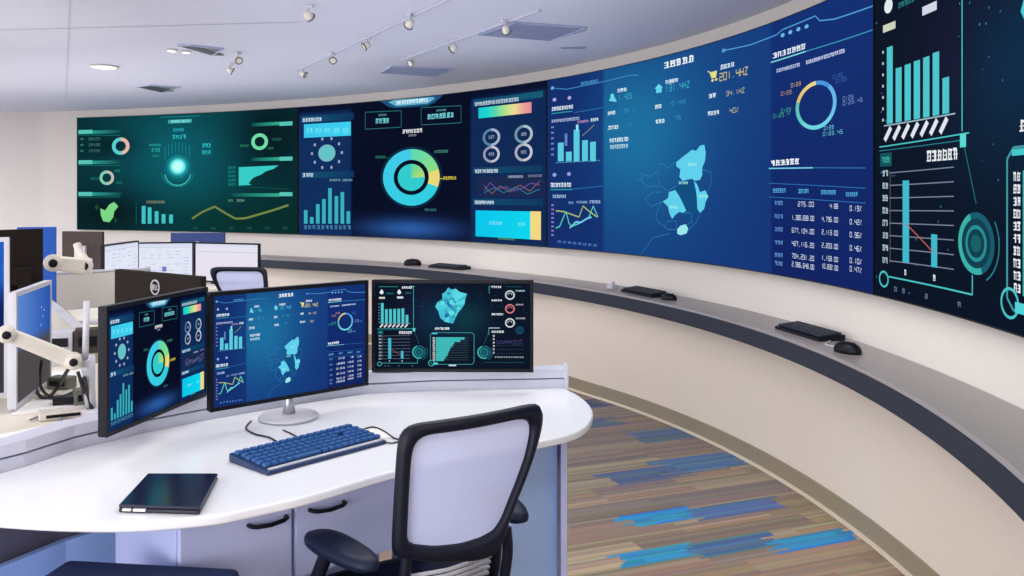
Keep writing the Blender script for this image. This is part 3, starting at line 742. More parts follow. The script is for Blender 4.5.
    for i in range(10):
        y = 358+i*13.6; xr = (548, 525, 492, 484, 472, 466, 460, 455, 445, 436)[i]
        sc.rect(U(392), U(xr), V(y), V(y+13.2), (62, 186, 184), ly=3); L((392, y+6), (570, y+6), .003, (90, 110, 120), 2)
        gl(374, 388, y+6, 10, W, 2)
    sc.rect(U(462), U(502), V(514), V(522), (200, 220, 220), ly=3)
    # right block
    L((682, 68), (720, 68)); L((682, 68), (682, 110)); L((770, 70), (860, 72), .004, TD); gl(694, 748, 72, 11, W, 5)
    for y, c in ((118, (206, 214, 216)), (196, (214, 120, 130)), (276, (206, 214, 220))):
        sc.ring(U(795), V(y), .040, .055, c, n=30, ly=3); sc.ring(U(795), V(y), .02, .026, c, n=16, a0=-1.6, a1=1.6, ly=3)
    gl(694, 752, 148, 10, W, 5); gl(694, 758, 227, 11, W, 6); gl(826, 876, 94, 9, (170, 210, 214), 6); gl(826, 868, 172, 8, (190, 190, 200), 5); gl(826, 878, 250, 8, (190, 200, 210), 6)
    L((680, 305), (680, 345)); L((680, 305), (740, 305), .012, (180, 210, 214)); gl(694, 762, 326, 12, W, 5)
    for i in range(6): gl(702, 712, 350+i*19, 9, W, 1)
    for y, c in ((380, (110, 80, 150)), (392, (70, 90, 150))):
        pts = [(722+i*13, y+(8 if i % 2 else -10)*rn.random()) for i in range(12)]
        for i in range(11): L(pts[i], pts[i+1], .005, c, 3)
    for i in range(3): L((720, 405+i*22), (868, 405+i*22), .003, (60, 80, 110))
    for i in range(13): gl(712+i*12.4, 721+i*12.4, 470, 8, (176, 200, 206), 1)
    L((655, 500), (870, 500), .004, TD); sc.disc(U(848), V(318), .05, (16, 60, 90), n=14, ly=2)

# ------------------------------------------------------------------ wall displays
uL = (s_of_px(958)-s_of_px(874))/.249*1.04
sM0 = s_of_px(874.2)
def wall_display(nm_label, s0, s1, draw, fname='wall_display'):
    pm = wall_pt((s0+s1)/2, ZS0, 0)
    t = thing('wall_display', nm_label, 'display', pm)
    g = .0035
    mb = MB(); N = 40
    vs = []
    for i in range(N+1):
        s = s0+g+(s1-s0-2*g)*i/N
        vs += [wall_pt(s, ZS0, .001), wall_pt(s, ZS1, .001), wall_pt(s, ZS1, .045), wall_pt(s, ZS0, .045)]
    fs = [(0, 1, 2, 3), (N*4+3, N*4+2, N*4+1, N*4)]
    for i in range(N):
        for k in range(4):
            k2 = (k+1) % 4; fs.append((i*4+k, (i+1)*4+k, (i+1)*4+k2, i*4+k2))
    mb.add(vs, fs); mb.build('housing', M['black'], t, world=True)
    def mp(u, v, ly):
        return wall_pt(s0+g*2+(s1-s0-4*g)*u, ZS1-.006-(ZS1-ZS0-.012)*v, .0462+ly*.0008)
    A = (s1-s0-4*g)/(ZS1-ZS0-.012)
    sc = Scr(mp, A, step=.02); draw(sc)
    sc.b.build('screen_image', M['glow'], t, world=True)
    return t
wall_display('teal-green wall display at the far left end with a glowing hub and yellow line graph', s_of_px(76.5), s_of_px(297.5), dash_green)
wall_display('navy wall display with a big cyan donut chart in its middle', s_of_px(298.5), s_of_px(546.5), dash_core)
wall_display('bright blue wall display with a light blue regional map and a number table', s_of_px(547), s_of_px(873.5), dash_map)
wall_display('dark starry wall display at the right edge with a teal bar chart', sM0, sM0+uL, dash_space)

# ------------------------------------------------------------------ monitors
def monitor(label, A, B, z0, z1, draw=None, base_z=.7355, frame='black', back='black', stand=None, thick=.022, bez=.011, group=None, name='monitor', logo=False, plain=None, bmat=None):
    A, B = Vector((*A, 0)), Vector((*B, 0)); w = (B-A).length; c = (A+B)/2; rz = atan2(B.y-A.y, B.x-A.x)
    t = thing(name, label, 'monitor', (c.x, c.y, base_z), rz, group)
    h = z1-z0; zc = (z0+z1)/2-base_z
    m = MB(); m.box((0, 0, zc), (w, thick, h)); m.build('housing', M[back], t, bevel=.003)
    m = MB()                              # bezel
    for (x, z, sx, sz) in ((0, h/2-bez/2, w, bez), (0, -h/2+bez/2, w, bez), (-w/2+bez/2, 0, bez, h-2*bez), (w/2-bez/2, 0, bez, h-2*bez)):
        m.box((x, -thick/2-.001, zc+z), (sx, .004, sz))
    m.build('bezel', M[frame], t)
    W, H = w-2*bez, h-2*bez
    def mp(u, v, ly): return Vector((-W/2+W*u, -thick/2-.0004-ly*.00018, zc+H/2-H*v))
    sc = Scr(mp, W/H, step=.5)
    if draw: draw(sc)
    sc.b.build('screen_image', M['glow'], t)
    if stand == 'disc':
        m = MB(); m.lathe([(.0, 0), (.085, 0), (.088, .004), (.084, .009), (.03, .014), (.0, .014)], (0, .02, .002), 40); m.build('stand_base', M['silverp'], t)
        m = MB(); m.tube([(0, .02, .012), (0, .02, .05), (0, .03, .09), (0, .035, zc-.06)], [.02, .014, .014, .014], 12)
        m.box((0, .027, zc-.05), (.09, .02, .09)); m.build('stand_neck', M['silver'], t)
    elif stand == 'foot':
        m = MB(); m.box((0, .05, .008), (.24, .18, .012)); m.build('stand_base', M[back], t, bevel=.003)
        m = MB(); m.box((0, .05, zc/2), (.05, .02, zc)); m.box((0, .03, zc), (.08, .05, .08)); m.build('stand_neck', M[back], t, bevel=.003)
    elif stand == 'rail':
        m = MB(); m.box((0, thick/2+.03, zc), (.09, .06, .09)); m.box((0, thick/2+.07, (zc+.07)/2), (.04, .025, zc-.07)); m.box((0, thick/2+.06, .075), (.08, .075, .012)); m.build('mount', M['silverp'], t, bevel=.003)
    elif stand == 'arm':
        m = MB(); m.box((0, thick/2+.012, zc), (.1, .024, .1)); m.build('mount', M['silverp'], t, bevel=.003)
    if logo:                              # round maker's ring on the back
        R = Matrix.Rotation(-pi/2, 3, 'X'); y = thick/2+.0012
        m = MB(); m.tube([(.0+.027*cos(a), y, zc+.105+.027*sin(a)) for a in [2*pi*i/28 for i in range(28)]], .003, 6, closed=True)
        for k_, ch in enumerate('DELL'):
            for (x0, y0, x1, y1) in GLY[ch]:
                q0 = (k_+.1+.7*x0)*.0125-.025, .009-.018*y0; q1 = (k_+.1+.7*x1)*.0125-.025, .009-.018*y1
                m.tube([(-q0[0]*.8, y, zc+.105+q0[1]), (-q1[0]*.8, y, zc+.105+q1[1])], .0016, 5)
        o = m.build('logo', M['silverp'], t); o['label'] = 'silver ring logo'
    return t

monitor('left black monitor of the desk trio showing a cyan donut chart', (-1.006, 2.205), (-.918, 2.68), .803, 1.124, dash_core, stand='rail')
monitor('middle monitor of the desk trio with a blue map screen on a round silver stand', (-.836, 2.475), (-.459, 2.83), .801, 1.130, dash_map, stand='disc')
monitor('right black monitor of the desk trio with a dark starry dashboard', (-.470, 3.03), (.072, 3.02), .804, 1.112, dash_space, stand='rail')

# ------------------------------------------------------------------ the front desk
desk = thing('workstation_desk', 'white curved-front workstation desk with a low grey-lavender rail along its back', 'desk', (-.6, 2.4, 0))
front = [(-1.24, 1.885), (-1.05, 1.846), (-.914, 1.826), (-.78, 1.822), (-.683, 1.840), (-.606, 1.866), (-.543, 1.91), (-.444, 1.99), (-.287, 2.16), (-.11, 2.30), (.0, 2.375), (.075, 2.42), (.16, 2.49), (.205, 2.56), (.235, 2.66), (.248, 2.77), (.24, 2.88), (.215, 2.99), (.178, 3.09)]
fr = [(p.x, p.y) for p in smooth_path([(x, y, 0) for x, y in front], 5)]
backl = [(.16, 3.09), (-.276, 3.05), (-.31, 3.04), (-.484, 3.00), (-.62, 2.90), (-.82, 2.725), (-.90, 2.65), (-1.02, 2.52), (-1.14, 2.34), (-1.19, 2.20), (-1.30, 2.02)]
m = MB(); m.prism(fr+backl,   .713, .735); m.build('desktop', M['white'], desk, world=True, bevel=.006, seg=3)
def ribbon(m, line, th, z0, z1, mi=0, off=0):   # a strip standing along a plan line, thickness to its left
    pts = [Vector((*p, 0)) for p in line]; n = len(pts); nr = []
    for i in range(n):
        t = (pts[min(i+1, n-1)]-pts[max(i-1, 0)]).normalized(); nr.append(Vector((-t.y, t.x, 0)))
    vs = []
    for i in range(n):
        a = pts[i]+nr[i]*off; b = pts[i]+nr[i]*(off+th)
        vs += [(a.x, a.y, z0), (a.x, a.y, z1), (b.x, b.y, z1), (b.x, b.y, z0)]
    fs = [(3, 2, 1, 0), ((n-1)*4, (n-1)*4+1, (n-1)*4+2, (n-1)*4+3)]
    for i in range(n-1):
        for k in range(4):
            k2 = (k+1) % 4; fs.append((i*4+k, i*4+k2, (i+1)*4+k2, (i+1)*4+k))
    m.add(vs, fs, mi)
rl = [(-1.42, 1.86), (-1.30, 2.02), (-1.19, 2.20), (-1.14, 2.34), (-1.02, 2.52), (-.90, 2.65), (-.82, 2.725), (-.62, 2.90), (-.50, 2.995), (-.31, 3.04), (-.276, 3.05), (.19, 3.09)]
rl2 = [(-1.42, 1.86), (-1.27, 2.06), (-1.15, 2.33), (-.90, 2.65), (-.62, 2.90), (-.48, 3.0), (-.28, 3.05), (.19, 3.09)]
m = MB(); ribbon(m, rl, .06, .64, .764, 0, .002); ribbon(m, rl, .052, .764, .769, 1, .008); ribbon(m, rl, .07, .769, .80, 0, -.002)
m.box((.186, 3.115, .745), (.014, .085, .13), mi=0)
m.build('back_rail', [M['rail'], M['groove']], desk, world=True, bevel=.002)
m = MB(); ribbon(m, [p for p in rl2], .02, .46, .70, 0, .05); m.build('modesty_panel', M['recess'], desk, world=True)  # shade of the dark recess is put into this panel's grey colour
m = MB(); ribbon(m, rl2[:5], .02, .02, .50, 0, .01); m.build('kick_panel', M['cabblue'], desk, world=True)
# end panel on the right
m = MB(); m.box((.154, 2.88, .354), (.018, .44, .708)); m.build('end_panel', M['cab'], desk, world=True, bevel=.002)

# drawer cabinets under the desk (a run of units following the front edge)
c0 = Vector((-.728, 1.96, 0)); c1 = Vector((.141, 2.701, 0)); dv = (c1-c0).normalized(); nv = Vector((-dv.y, dv.x, 0))
rzc = atan2(dv.y, dv.x); LW = (c1-c0).length
def cabinet(s0, s1, label, handles, dep=.42, m_=None, low=.02):
    p = c0+dv*((s0+s1)/2); w_ = s1-s0-.004
    t = thing('drawer_cabinet', label, 'cabinet', (p.x, p.y, 0), rzc, 'cabinets under the white desk')
    mm = m_ or 'cab'
    b = MB(); b.box((0, dep/2+.02, (low+.70)/2), (w_, dep, .70-low)); b.build('body', M[mm], t, bevel=.002)
    for (zc_, hz, hx) in handles:
        d = MB(); d.box((0, .0085, zc_), (w_-.006, .018, hz)); dr = d.build('drawer', M[mm], t, bevel=.002)
        if hx is not None:
            hz_ = zc_+hz/2-.055; q = MB()
            q.tube([(hx-.046, .0, hz_), (hx-.044, -.014, hz_), (hx-.034, -.019, hz_-.002), (hx, -.020, hz_-.005), (hx+.034, -.019, hz_-.002), (hx+.044, -.014, hz_), (hx+.046, .0, hz_)], .0052, 8)
            q.build('handle', M['black'], dr)
    return t
cabinet(0, .275, 'left drawer cabinet under the white desk, one dark bar handle in view', [(.58, .23, .07), (.235, .44, .07)])
cabinet(.275, .78, 'shallow hanging drawer unit under the white desk behind the chair, with dark bar handle', [(.59, .21, -.165)], low=.485, dep=.34)
cabinet(.78, LW-.002, 'right blue-white cabinet under the white desk beside the end panel', [(.36, .66, None)], dep=.34, m_='cabblue')
m = MB(); a_ = c0+dv*.20+nv*.452; b_ = c0+dv*.79+nv*.452; m.box(((a_.x+b_.x)/2, (a_.y+b_.y)/2, .28), ((b_-a_).length, .018, .50), rz=rzc); m.build('knee_panel', M['cab'], desk, world=True)
# a dark blue padded pedestal seat standing in front of them
ps = thing('pedestal_seat', 'dark blue padded pedestal seat at the bottom left under the white desk', 'pedestal', (-.80, 1.78, 0), math.radians(-7))
m = MB(); m.box((0, 0, .28), (.38, .34, .50)); m.build('body', M['cabblue'], ps, bevel=.006)
m = MB(); m.box((0, 0, .565), (.40, .35, .07)); m.build('cushion', M['navy'], ps, bevel=.015, seg=3)
for sx in (-1, 1):
    for sy in (-1, 1): m = MB(); m.lathe([(.0, 0), (.02, 0), (.02, .03), (0, .03)], (sx*.15, sy*.13, 0), 12); m.build('caster', M['black'], ps)

# ------------------------------------------------------------------ things on the front desk
kc = Vector((-.518, 2.314, .735)); kr = math.radians(48.5)
kb = thing('keyboard', 'dark blue keyboard on the white desk below the blue map monitor', 'keyboard', kc, kr)
m = MB(); KW, KD = .366, .172
m.add([(-KW/2, -KD/2, 0), (KW/2, -KD/2, 0), (KW/2, KD/2, 0), (-KW/2, KD/2, 0), (-KW/2, -KD/2, .010), (KW/2, -KD/2, .010), (KW/2, KD/2, .022), (-KW/2, KD/2, .022)],
      [(3, 2, 1, 0), (4, 5, 6, 7), (0, 1, 5, 4), (1, 2, 6, 5), (2, 3, 7, 6), (3, 0, 4, 7)])
m.build('case', M['kbd'], kb, bevel=.004, seg=3)
sl = (.012)/KD
km = MB(); km.box((0, 0, 0), (.0185, .0185, .008)); 
for i in (4, 5, 6, 7): km.v[i].x *= .8; km.v[i].y *= .8
first = None
for r in range(6):
    y = -.052+r*.0225+(.004 if r == 5 else 0); n = 17
    for c_ in range(n):
        if r == 0 and 4 <= c_ <= 7: continue
        if c_ == 13 and r in (3, ): continue
        x = -KW/2+.016+c_*.0212+(.0 if r % 2 else .002)
        if first is None: first = km.build('key', M['key'], kb, bevel=.0015); o = first
        else: o = first.copy(); COL.objects.link(o)
        o.parent = kb; o.location = (x, y, .0125+sl*(y+KD/2)+.002)
m = MB(); m.box((-KW/2+.016+5.5*.0212, -.052, .0162), (.08, .0175, .008)); m.build('space_bar', M['key'], kb, bevel=.002)
m = MB(); m.box((0, -KD/2+.012, .0118), (KW-.02, .012, .002)); o = m.build('palm_edge', M['silverp'], kb); 
# slate tablet / closed notebook
tb = [PZ(147.6, 473, .752), PZ(218, 473, .752), PZ(200, 507, .752), PZ(118.4, 504.5, .752)]
tc_ = sum(tb, Vector())/4; tc_.z = .735
tt = thing('laptop', 'closed dark slate laptop lying on the left of the white desk', 'laptop', tc_)
m = MB(); m.prism([(p.x, p.y) for p in tb], .7355, .744); m.build('base', M['tabletedge'], tt, world=True, bevel=.003)
m = MB(); m.prism([(p.x, p.y) for p in tb], .7445, .752); m.build('lid', M['tabletop'], tt, world=True, bevel=.003)
e0, e1 = tb[3], tb[2]; dd = (e1-e0); m = MB()
for a, b_ in ((.06, .16), (.19, .34)):
    p = e0+dd*((a+b_)/2); m.box((p.x, p.y-.0015, .7425), (dd.length*(b_-a), .006, .0045), rz=atan2(dd.y, dd.x))
o = m.build('port_strip', M['paper'], tt, world=True); o['label'] = 'pale strip of ports along the front edge'

def cable(pts, r, label, mt='cable', name='cable', group=None):
    m = MB(); m.tube(smooth_path(pts, 8), r, 7); return tag(m.build(name, M[mt]), label, 'cable', group)
cable([PZ(360, 431, .738), PZ(372, 427, .738), PZ(384, 431, .738), PZ(394, 438, .738), PZ(402, 440, .738), PZ(392, 443, .738), PZ(382, 441.5, .742)], .0022, 'thin dark cord looping off the right end of the blue keyboard')
cable([PZ(251, 421, .738), PZ(246, 428, .738), PZ(255, 434, .738), PZ(268, 437, .738), PZ(276, 441, .738), PZ(282, 446, .738)], .0025, 'thin dark cord from the round monitor stand to the keyboard')
cable([PZ(283, 430, .738), PZ(292, 434, .738), PZ(301, 439, .738), PZ(305, 443, .738)], .002, 'short dark cord lying between the round stand and the keyboard')
# paper sheet on the desk beyond the keyboard
m = MB(); q = [PZ(360, 430, .7362), PZ(377, 428.5, .7362), PZ(393, 437, .7362), PZ(378, 439, .7362)]
m.prism([(p.x, p.y) for p in q], .7358, .7368); tag(m.build('note_paper', M['paper']), 'small white note slip beside the right end of the blue keyboard', 'paper')

# ------------------------------------------------------------------ task chair
CH = Vector((-.261, 2.169, 0)); CR = math.atan2(.533, .846)
chx = Vector((.846, .533, 0)).normalized(); chy = Vector((-chx.y, chx.x, 0))
YB = -.22
def to_back(px, py):                     # outline of the backrest, laid out on the backrest plane
    o = Vector((0, 0, CAMZ)); d = Vector(((px-CX)/F, 1, -(py-HY)/F))
    p0 = CH+chy*YB
    k = (p0-o).dot(chy)/d.dot(chy); p = o+d*k
    q = p-CH; return (q.dot(chx), p.z)
outer = [(391, 556), (391.5, 530), (393, 500), (394.5, 470), (396, 448), (398, 434), (403, 426), (413, 422), (440, 417.5), (480, 411), (515, 405), (532, 402.5), (540, 404), (542.5, 411), (540, 427), (533, 449), (522, 476), (511, 500), (503, 520), (498, 538), (490, 553), (470, 558), (430, 560)]
innr = [(403.5, 543), (404, 520), (405, 490), (406.5, 465), (408.5, 448), (413, 438), (423, 432.5), (455, 427), (490, 421), (515, 417), (525, 417), (529, 422), (528.5, 434), (523, 456), (514, 479), (504, 502), (497, 518), (489, 529), (475, 536), (455, 542), (430, 545)]
ob = [to_back(*p) for p in outer]; ib = [to_back(*p) for p in innr]
bcx = sum(p[0] for p in ib)/len(ib); bcz = sum(p[1] for p in ib)/len(ib)
def ray_hit(loop, a):
    d = (cos(a), sin(a)); best = None; n = len(loop)
    for i in range(n):
        x0, z0 = loop[i][0]-bcx, loop[i][1]-bcz; x1, z1 = loop[(i+1) % n][0]-bcx, loop[(i+1) % n][1]-bcz
        ex, ez = x1-x0, z1-z0; den = d[0]*ez-d[1]*ex
        if abs(den) < 1e-9: continue
        t = (x0*ez-z0*ex)/den; s = (x0*d[1]-z0*d[0])/den
        if t > 0 and -1e-6 <= s <= 1+1e-6 and (best is None or t < best): best = t
    return best
NA = 96
RO = [ray_hit(ob, 2*pi*i/NA) for i in range(NA)]; RI = [ray_hit(ib, 2*pi*i/NA) for i in range(NA)]
def sm_(L): return [(L[i-1]+2*L[i]+L[(i+1) % len(L)])/4 for i in range(len(L))]
RO, RI = sm_(RO), sm_(RI)
def bulge(x, z): return YB-.035*(1-min(1, (abs(x-bcx)/.2)**2))*.6+.02*sin((z-bcz)*6)*0
def make_chair(label, loc, rz, group=None, fr='chairblk', mesh='mesh'):
    t = thing('office_chair', label, 'chair', loc, rz, group)
    m = MB(); vs = []
    prof = [(0, .0), (.15, -.013), (.5, -.018), (.85, -.013), (1, 0), (.85, .011), (.5, .014), (.15, .011)]
    for i in range(NA):
        a = 2*pi*i/NA
        for k_, dy in prof:
            r = RI[i]-.004+(RO[i]-RI[i]+.004)*k_; x = bcx+r*cos(a); z = bcz+r*sin(a)
            vs.append((x, bulge(x, z)+dy, z))
    K_ = len(prof)
    m.add(vs, [(i*K_+k, i*K_+(k+1) % K_, ((i+1) % NA)*K_+(k+1) % K_, ((i+1) % NA)*K_+k) for i in range(NA) for k in range(K_)], 0, True)
    bf = m.build('back_frame', M[fr], t)
    m = MB(); vs = [(bcx, bulge(bcx, bcz), bcz)]; R_ = 6
    for j in range(1, R_+1):
        for i in range(NA):
            a = 2*pi*i/NA; r = RI[i]*j/R_; x = bcx+r*cos(a); z = bcz+r*sin(a); vs.append((x, bulge(x, z), z))
    fs = [(0, 1+i, 1+(i+1) % NA) for i in range(NA)]
    for j in range(R_-1): fs += [(1+j*NA+i, 1+(j+1)*NA+i, 1+(j+1)*NA+(i+1) % NA, 1+j*NA+(i+1) % NA) for i in range(NA)]
    m.add(vs, fs, 0, True); m.build('back_mesh', M[mesh], t)
    # lumbar bar and uprights joining back and seat
    zb = min(p[1] for p in ob)
    m = MB()
    for sx in (-1, 1):
        m.tube(smooth_path([(bcx*.5+sx*.125, YB-.004, zb+.05), (bcx*.5+sx*.13, YB+.0, zb-.02), (bcx*.4+sx*.125, YB+.03, zb-.12), (sx*.09, YB+.10, .385), (sx*.05, -.02, .375)]), .0125, 10)
    m.build('back_upright', M[fr], t)
    m = MB()
    for i in range(4):
        z = zb-.012-i*.014; m.tube([(-.11, YB+.012+i*.004, z), (0, YB-.004+i*.004, z), (.12, YB+.012+i*.004, z)], .0045, 6)
    o = m.build('lumbar_pad', M['silverp'], t)
    m = MB(); sp = []
    for i in range(40):
        a = 2*pi*i/40; e = 3.2
        cx_ = abs(cos(a))**(2/e)*(1 if cos(a) > 0 else -1)*.225; cy_ = abs(sin(a))**(2/e)*(1 if sin(a) > 0 else -1)*.215
        sp.append((cx_, cy_+.02))
    vs = []; lv = [(.9, .395), (1, .41), (1.0, .435), (.95, .45), (.8, .457), (.4, .452)]
    for s_, z in lv: vs += [(x*s_, y*s_, z-(.02 if y > .19 else 0)) for x, y in sp]
    fs = [(j*40+i, j*40+(i+1) % 40, (j+1)*40+(i+1) % 40, (j+1)*40+i) for j in range(len(lv)-1) for i in range(40)]
    fs += [tuple(range(40))[::-1], tuple(range((len(lv)-1)*40, len(lv)*40))]
    m.add(vs, fs, 0, True); m.build('seat', M['armblk'], t)
    for sx in (-1, 1):
        m = MB()
        toe = .06 if sx < 0 else .0
        pad = []
        for i in range(24):
            a = 2*pi*i/24; w_ = .043+.008*sin(a); e = 2.6
            x = abs(cos(a))**(2/e)*(1 if cos(a) > 0 else -1)*w_; y = abs(sin(a))**(2/e)*(1 if sin(a) > 0 else -1)*.112
            pad.append((x, y))
        vs = []
        for s_, z in ((.82, .590), (.98, .597), (1, .606), (.93, .617), (.6, .621)):
            for x, y in pad:
                X = sx*(.186 if sx < 0 else .238)+x*s_-toe*(y/.125)*.5*(1 if sx < 0 else 0); vs.append((X, (-.075 if sx < 0 else -.055)+y*s_, z+.008*(y/.125)+(.022 if sx > 0 else 0)))
        fs = [(j*24+i, j*24+(i+1) % 24, (j+1)*24+(i+1) % 24, (j+1)*24+i) for j in range(4) for i in range(24)]+[tuple(range(24))[::-1], tuple(range(96, 120))]
        m.add(vs, fs, 0, True); ap = m.build('armrest', M['armblk'], t)
        m = MB(); m.tube(smooth_path([(sx*.215, -.06, .605), (sx*.24, -.03, .50), (sx*.23, .0, .40), (sx*.12, .02, .372), (0, .02, .37)]), [.016]*33, 10)
        m.build('arm_post', M[fr], ap)
    m = MB(); m.box((0, .02, .375), (.22, .2, .035)); m.build('tilt_mechanism', M[fr], t, bevel=.008)
    m = MB(); m.lathe([(0, .08), (.03, .08), (.03, .2), (.018, .2), (.018, .37), (0, .37)], (0, .02, 0), 16); m.build('gas_column', M['silverp'], t)
    m = MB(); m.lathe([(0, .07), (.045, .07), (.045, .105), (.03, .12), (0, .12)], (0, .02, 0), 16)
    for i in range(5):
        a = 2*pi*i/5+.3; m.tube([(.03*cos(a), .02+.03*sin(a), .095), (.16*cos(a), .02+.16*sin(a), .085), (.27*cos(a), .02+.27*sin(a), .065)], [.02, .017, .013], 8)
    m.build('star_base', M[fr], t)
    for i in range(5):
        a = 2*pi*i/5+.3; x, y = .27*cos(a), .02+.27*sin(a); m = MB()
        R = Matrix.Rotation(a+.8, 3, 'Z') @ Matrix.Rotation(pi/2, 3, 'X')
        m.lathe([(0, -.02), (.025, -.02), (.027, 0), (.025, .02), (0, .02)], (x, y, .0275), 14, R=R); m.tube([(x, y, .03), (x, y, .06)], .006, 6); m.build('caster', M['black'], t)
    return t
chair = make_chair('dark-framed task chair with pale mesh back in front of the white desk', CH, CR)
p = P(251, 270, 6.02)
dup(chair, (p.x, p.y-.22, 0), math.radians(184), 'black-framed chair back poking up behind the middle desk monitor')

# ------------------------------------------------------------------ things on the curved console
def counter_place(px, frac):             # a spot on the worktop seen at this column
    best = None
    for i in range(0, 2000):
        t = 1.6-2.4*i/2000; r = r_front(t)*(1-frac)+r_wall(t)*frac; q = pol(r, t)
        if q.y < 1: continue
        e = abs(CX+F*q.x/q.y-px)
        if best is None or e < best[0]: best = (e, t, q)
    t = best[1]; a, b_ = pol(r_wall(t+.01), t+.01), pol(r_wall(t-.01), t-.01); d = b_-a
    return Vector((best[2].x, best[2].y, .75)), atan2(d.y, d.x)
def small_keyboard(px, frac, label, w=.40, d=.13, dr=0):
    q, a = counter_place(px, frac)
    t = thing('keyboard', label, 'keyboard', q, a+dr, 'keyboards on the curved console')
    m = MB(); m.add([(-w/2, -d/2, 0), (w/2, -d/2, 0), (w/2, d/2, 0), (-w/2, d/2, 0), (-w/2, -d/2, .014), (w/2, -d/2, .014), (w/2, d/2, .028), (-w/2, d/2, .028)],
      [(3, 2, 1, 0), (4, 5, 6, 7), (0, 1, 5, 4), (1, 2, 6, 5), (2, 3, 7, 6), (3, 0, 4, 7)]); m.build('case', M['black'], t, bevel=.003)
    m = MB()
    for r in range(5):
        for c_ in range(16): y = -d/2+.02+r*.0225; m.box((-w/2+.022+c_*.0236, y, .02+.014*(y+d/2)/d), (.019, .018, .008))
    m.build('keys', M['cfas'], t)
    return t
def mouse(px, frac, label, dr=.4, mt='black', s=1.0):
    q, a = counter_place(px, frac)
    t = thing('mouse', label, 'mouse', q, a+dr, 'mice on the curved console')
    m = MB(); vs = []; N = 20; lv = [(1, 0), (1.03, .008), (1, .018), (.85, .029), (.55, .037), (.15, .04)]
    for s_, z in lv: vs += [(.056*s*s_*cos(2*pi*i/N)+.004, .033*s*s_*sin(2*pi*i/N), z*s) for i in range(N)]
    fs = [(j*N+i, j*N+(i+1) % N, (j+1)*N+(i+1) % N, (j+1)*N+i) for j in range(5) for i in range(N)]+[tuple(range(N))[::-1], tuple(range(5*N, 6*N))]
    m.add(vs, fs, 0, True); m.build('shell', M[mt], t)
    m = MB(); m.lathe([(0, -.003), (.008, -.003), (.008, .003), (0, .003)], (.03*s, 0, .034*s), 12, R=Matrix.Rotation(pi/2, 3, 'X')); m.build('scroll_wheel', M['cfas'], t)
    return t
small_keyboard(809, .55, 'black keyboard on the curved console nearest the camera', dr=.06)
mouse(847, .36, 'black mouse beside the nearest keyboard on the curved console', s=1.15)
small_keyboard(644, .5, 'black keyboard on the curved console above the right desk monitor', dr=-.05)
mouse(668, .42, 'black mouse beside the keyboard in the middle of the curved console')
q, a = counter_place(612, .5)
m = MB(); m.box((q.x, q.y, .765), (.07, .05, .03), rz=a); m.tube([(q.x, q.y, .78), (q.x+.01, q.y, .80)], .012, 8); tag(m.build('desk_phone', M['silverp'], bevel=.004), 'small silver gadget left of the middle console keyboard', 'gadget')
small_keyboard(449, .5, 'farthest black keyboard on the curved console, left of the middle', w=.42)
mouse(412, .5, 'farthest black mouse on the curved console', s=1.5)
q1, a = counter_place(822, .5); q2, a2 = counter_place(840, .4)
cable([q1+Vector((.02, -.05, .004)), (q1+q2)/2+Vector((-.03, -.02, .004)), q2+Vector((-.01, .03, .004))], .0035, 'pale cord between keyboard and mouse on the curved console', 'silverp')

# ------------------------------------------------------------------ ceiling fittings
def grille(corners, label, mt='grille'):
    c = [on_ceil(*p) for p in corners]; o = sum(c, Vector())/4
    t = thing('ceiling_grille', label, 'grille', (o.x, o.y, ZC), 0, 'ceiling grilles')
    m = MB(); m.prism([(p.x, p.y) for p in c], ZC-.006, ZC-.001); m.build('panel', M[mt], t, world=True)
    m = MB()
    for i in range(4):
        a, b_ = c[i], c[(i+1) % 4]; d = b_-a; mid = (a+b_)/2; m.box((mid.x, mid.y, ZC-.006), (d.length+.012, .012, .012), rz=atan2(d.y, d.x))
    m.build('frame', M['grilleedge'], t, world=True)
    m = MB(); e = c[1]-c[0]; g = c[3]-c[0]
    for i in range(1, 12):
        k_ = i/12; mid = c[0]+e*k_+g*.5; m.box((mid.x, mid.y, ZC-.008), (g.length, .004, .006), rz=atan2(g.y, g.x))
    m.build('slats', M['grilleedge' if mt == 'grille' else 'vent'], t, world=True)
    return t
grille([(479.6, 33.5), (515, 21.6), (586, 26.6), (550.6, 39.3)], 'large grey-blue square ceiling grille nearest the camera')
grille([(380.6, 71.8), (392, 65.2), (453, 68), (436.4, 75.4)], 'grey-blue square ceiling grille farther back, above the donut display')
grille([(178, 44.2), (192, 44.5), (223, 48), (212, 54)], 'dark slim ceiling vent with lit ends above the green display', 'vent')
grille([(137, 86), (150, 84.5), (180, 86.5), (162, 91.5)], 'small dark ceiling vent closest to the green display', 'vent')
def emitter(px, py, wpx, hpx, label, grp=None):
    a = on_ceil(px, py)
    t = thing('ceiling_downlight', label, 'light', (a.x, a.y, ZC), 0, grp)
    r = wpx/F*a.y/2
    m = MB(); m.lathe([(r*.8, -.001), (r*1.12, -.003), (r*1.15, -.012), (r, -.014), (r*.8, -.006)], (0, 0, 0), 28); m.build('trim_ring', M['creamm'], t)
    m = MB(); m.lathe([(0, -.016), (r*.9, -.013), (r*.95, -.010), (0, -.009)], (0, 0, 0), 28); m.build('lens', M['lamp'], t)
    return t
emitter(104, 66, 24, 7, 'round lit downlight in the left part of the ceiling')
emitter(172, 49.5, 9, 4, 'small lit spot at the left end of the dark slim vent, outer one', 'lit spots beside the dark slim vent')
emitter(186, 51, 8, 4, 'small lit spot at the left end of the dark slim vent, inner one', 'lit spots beside the dark slim vent')
m = MB(); a, b_ = on_ceil(561, 47.5), on_ceil(586, 47); d = b_-a; mid = (a+b_)/2; m.box((mid.x, mid.y, ZC-.004), (d.length, .03, .008), rz=atan2(d.y, d.x))
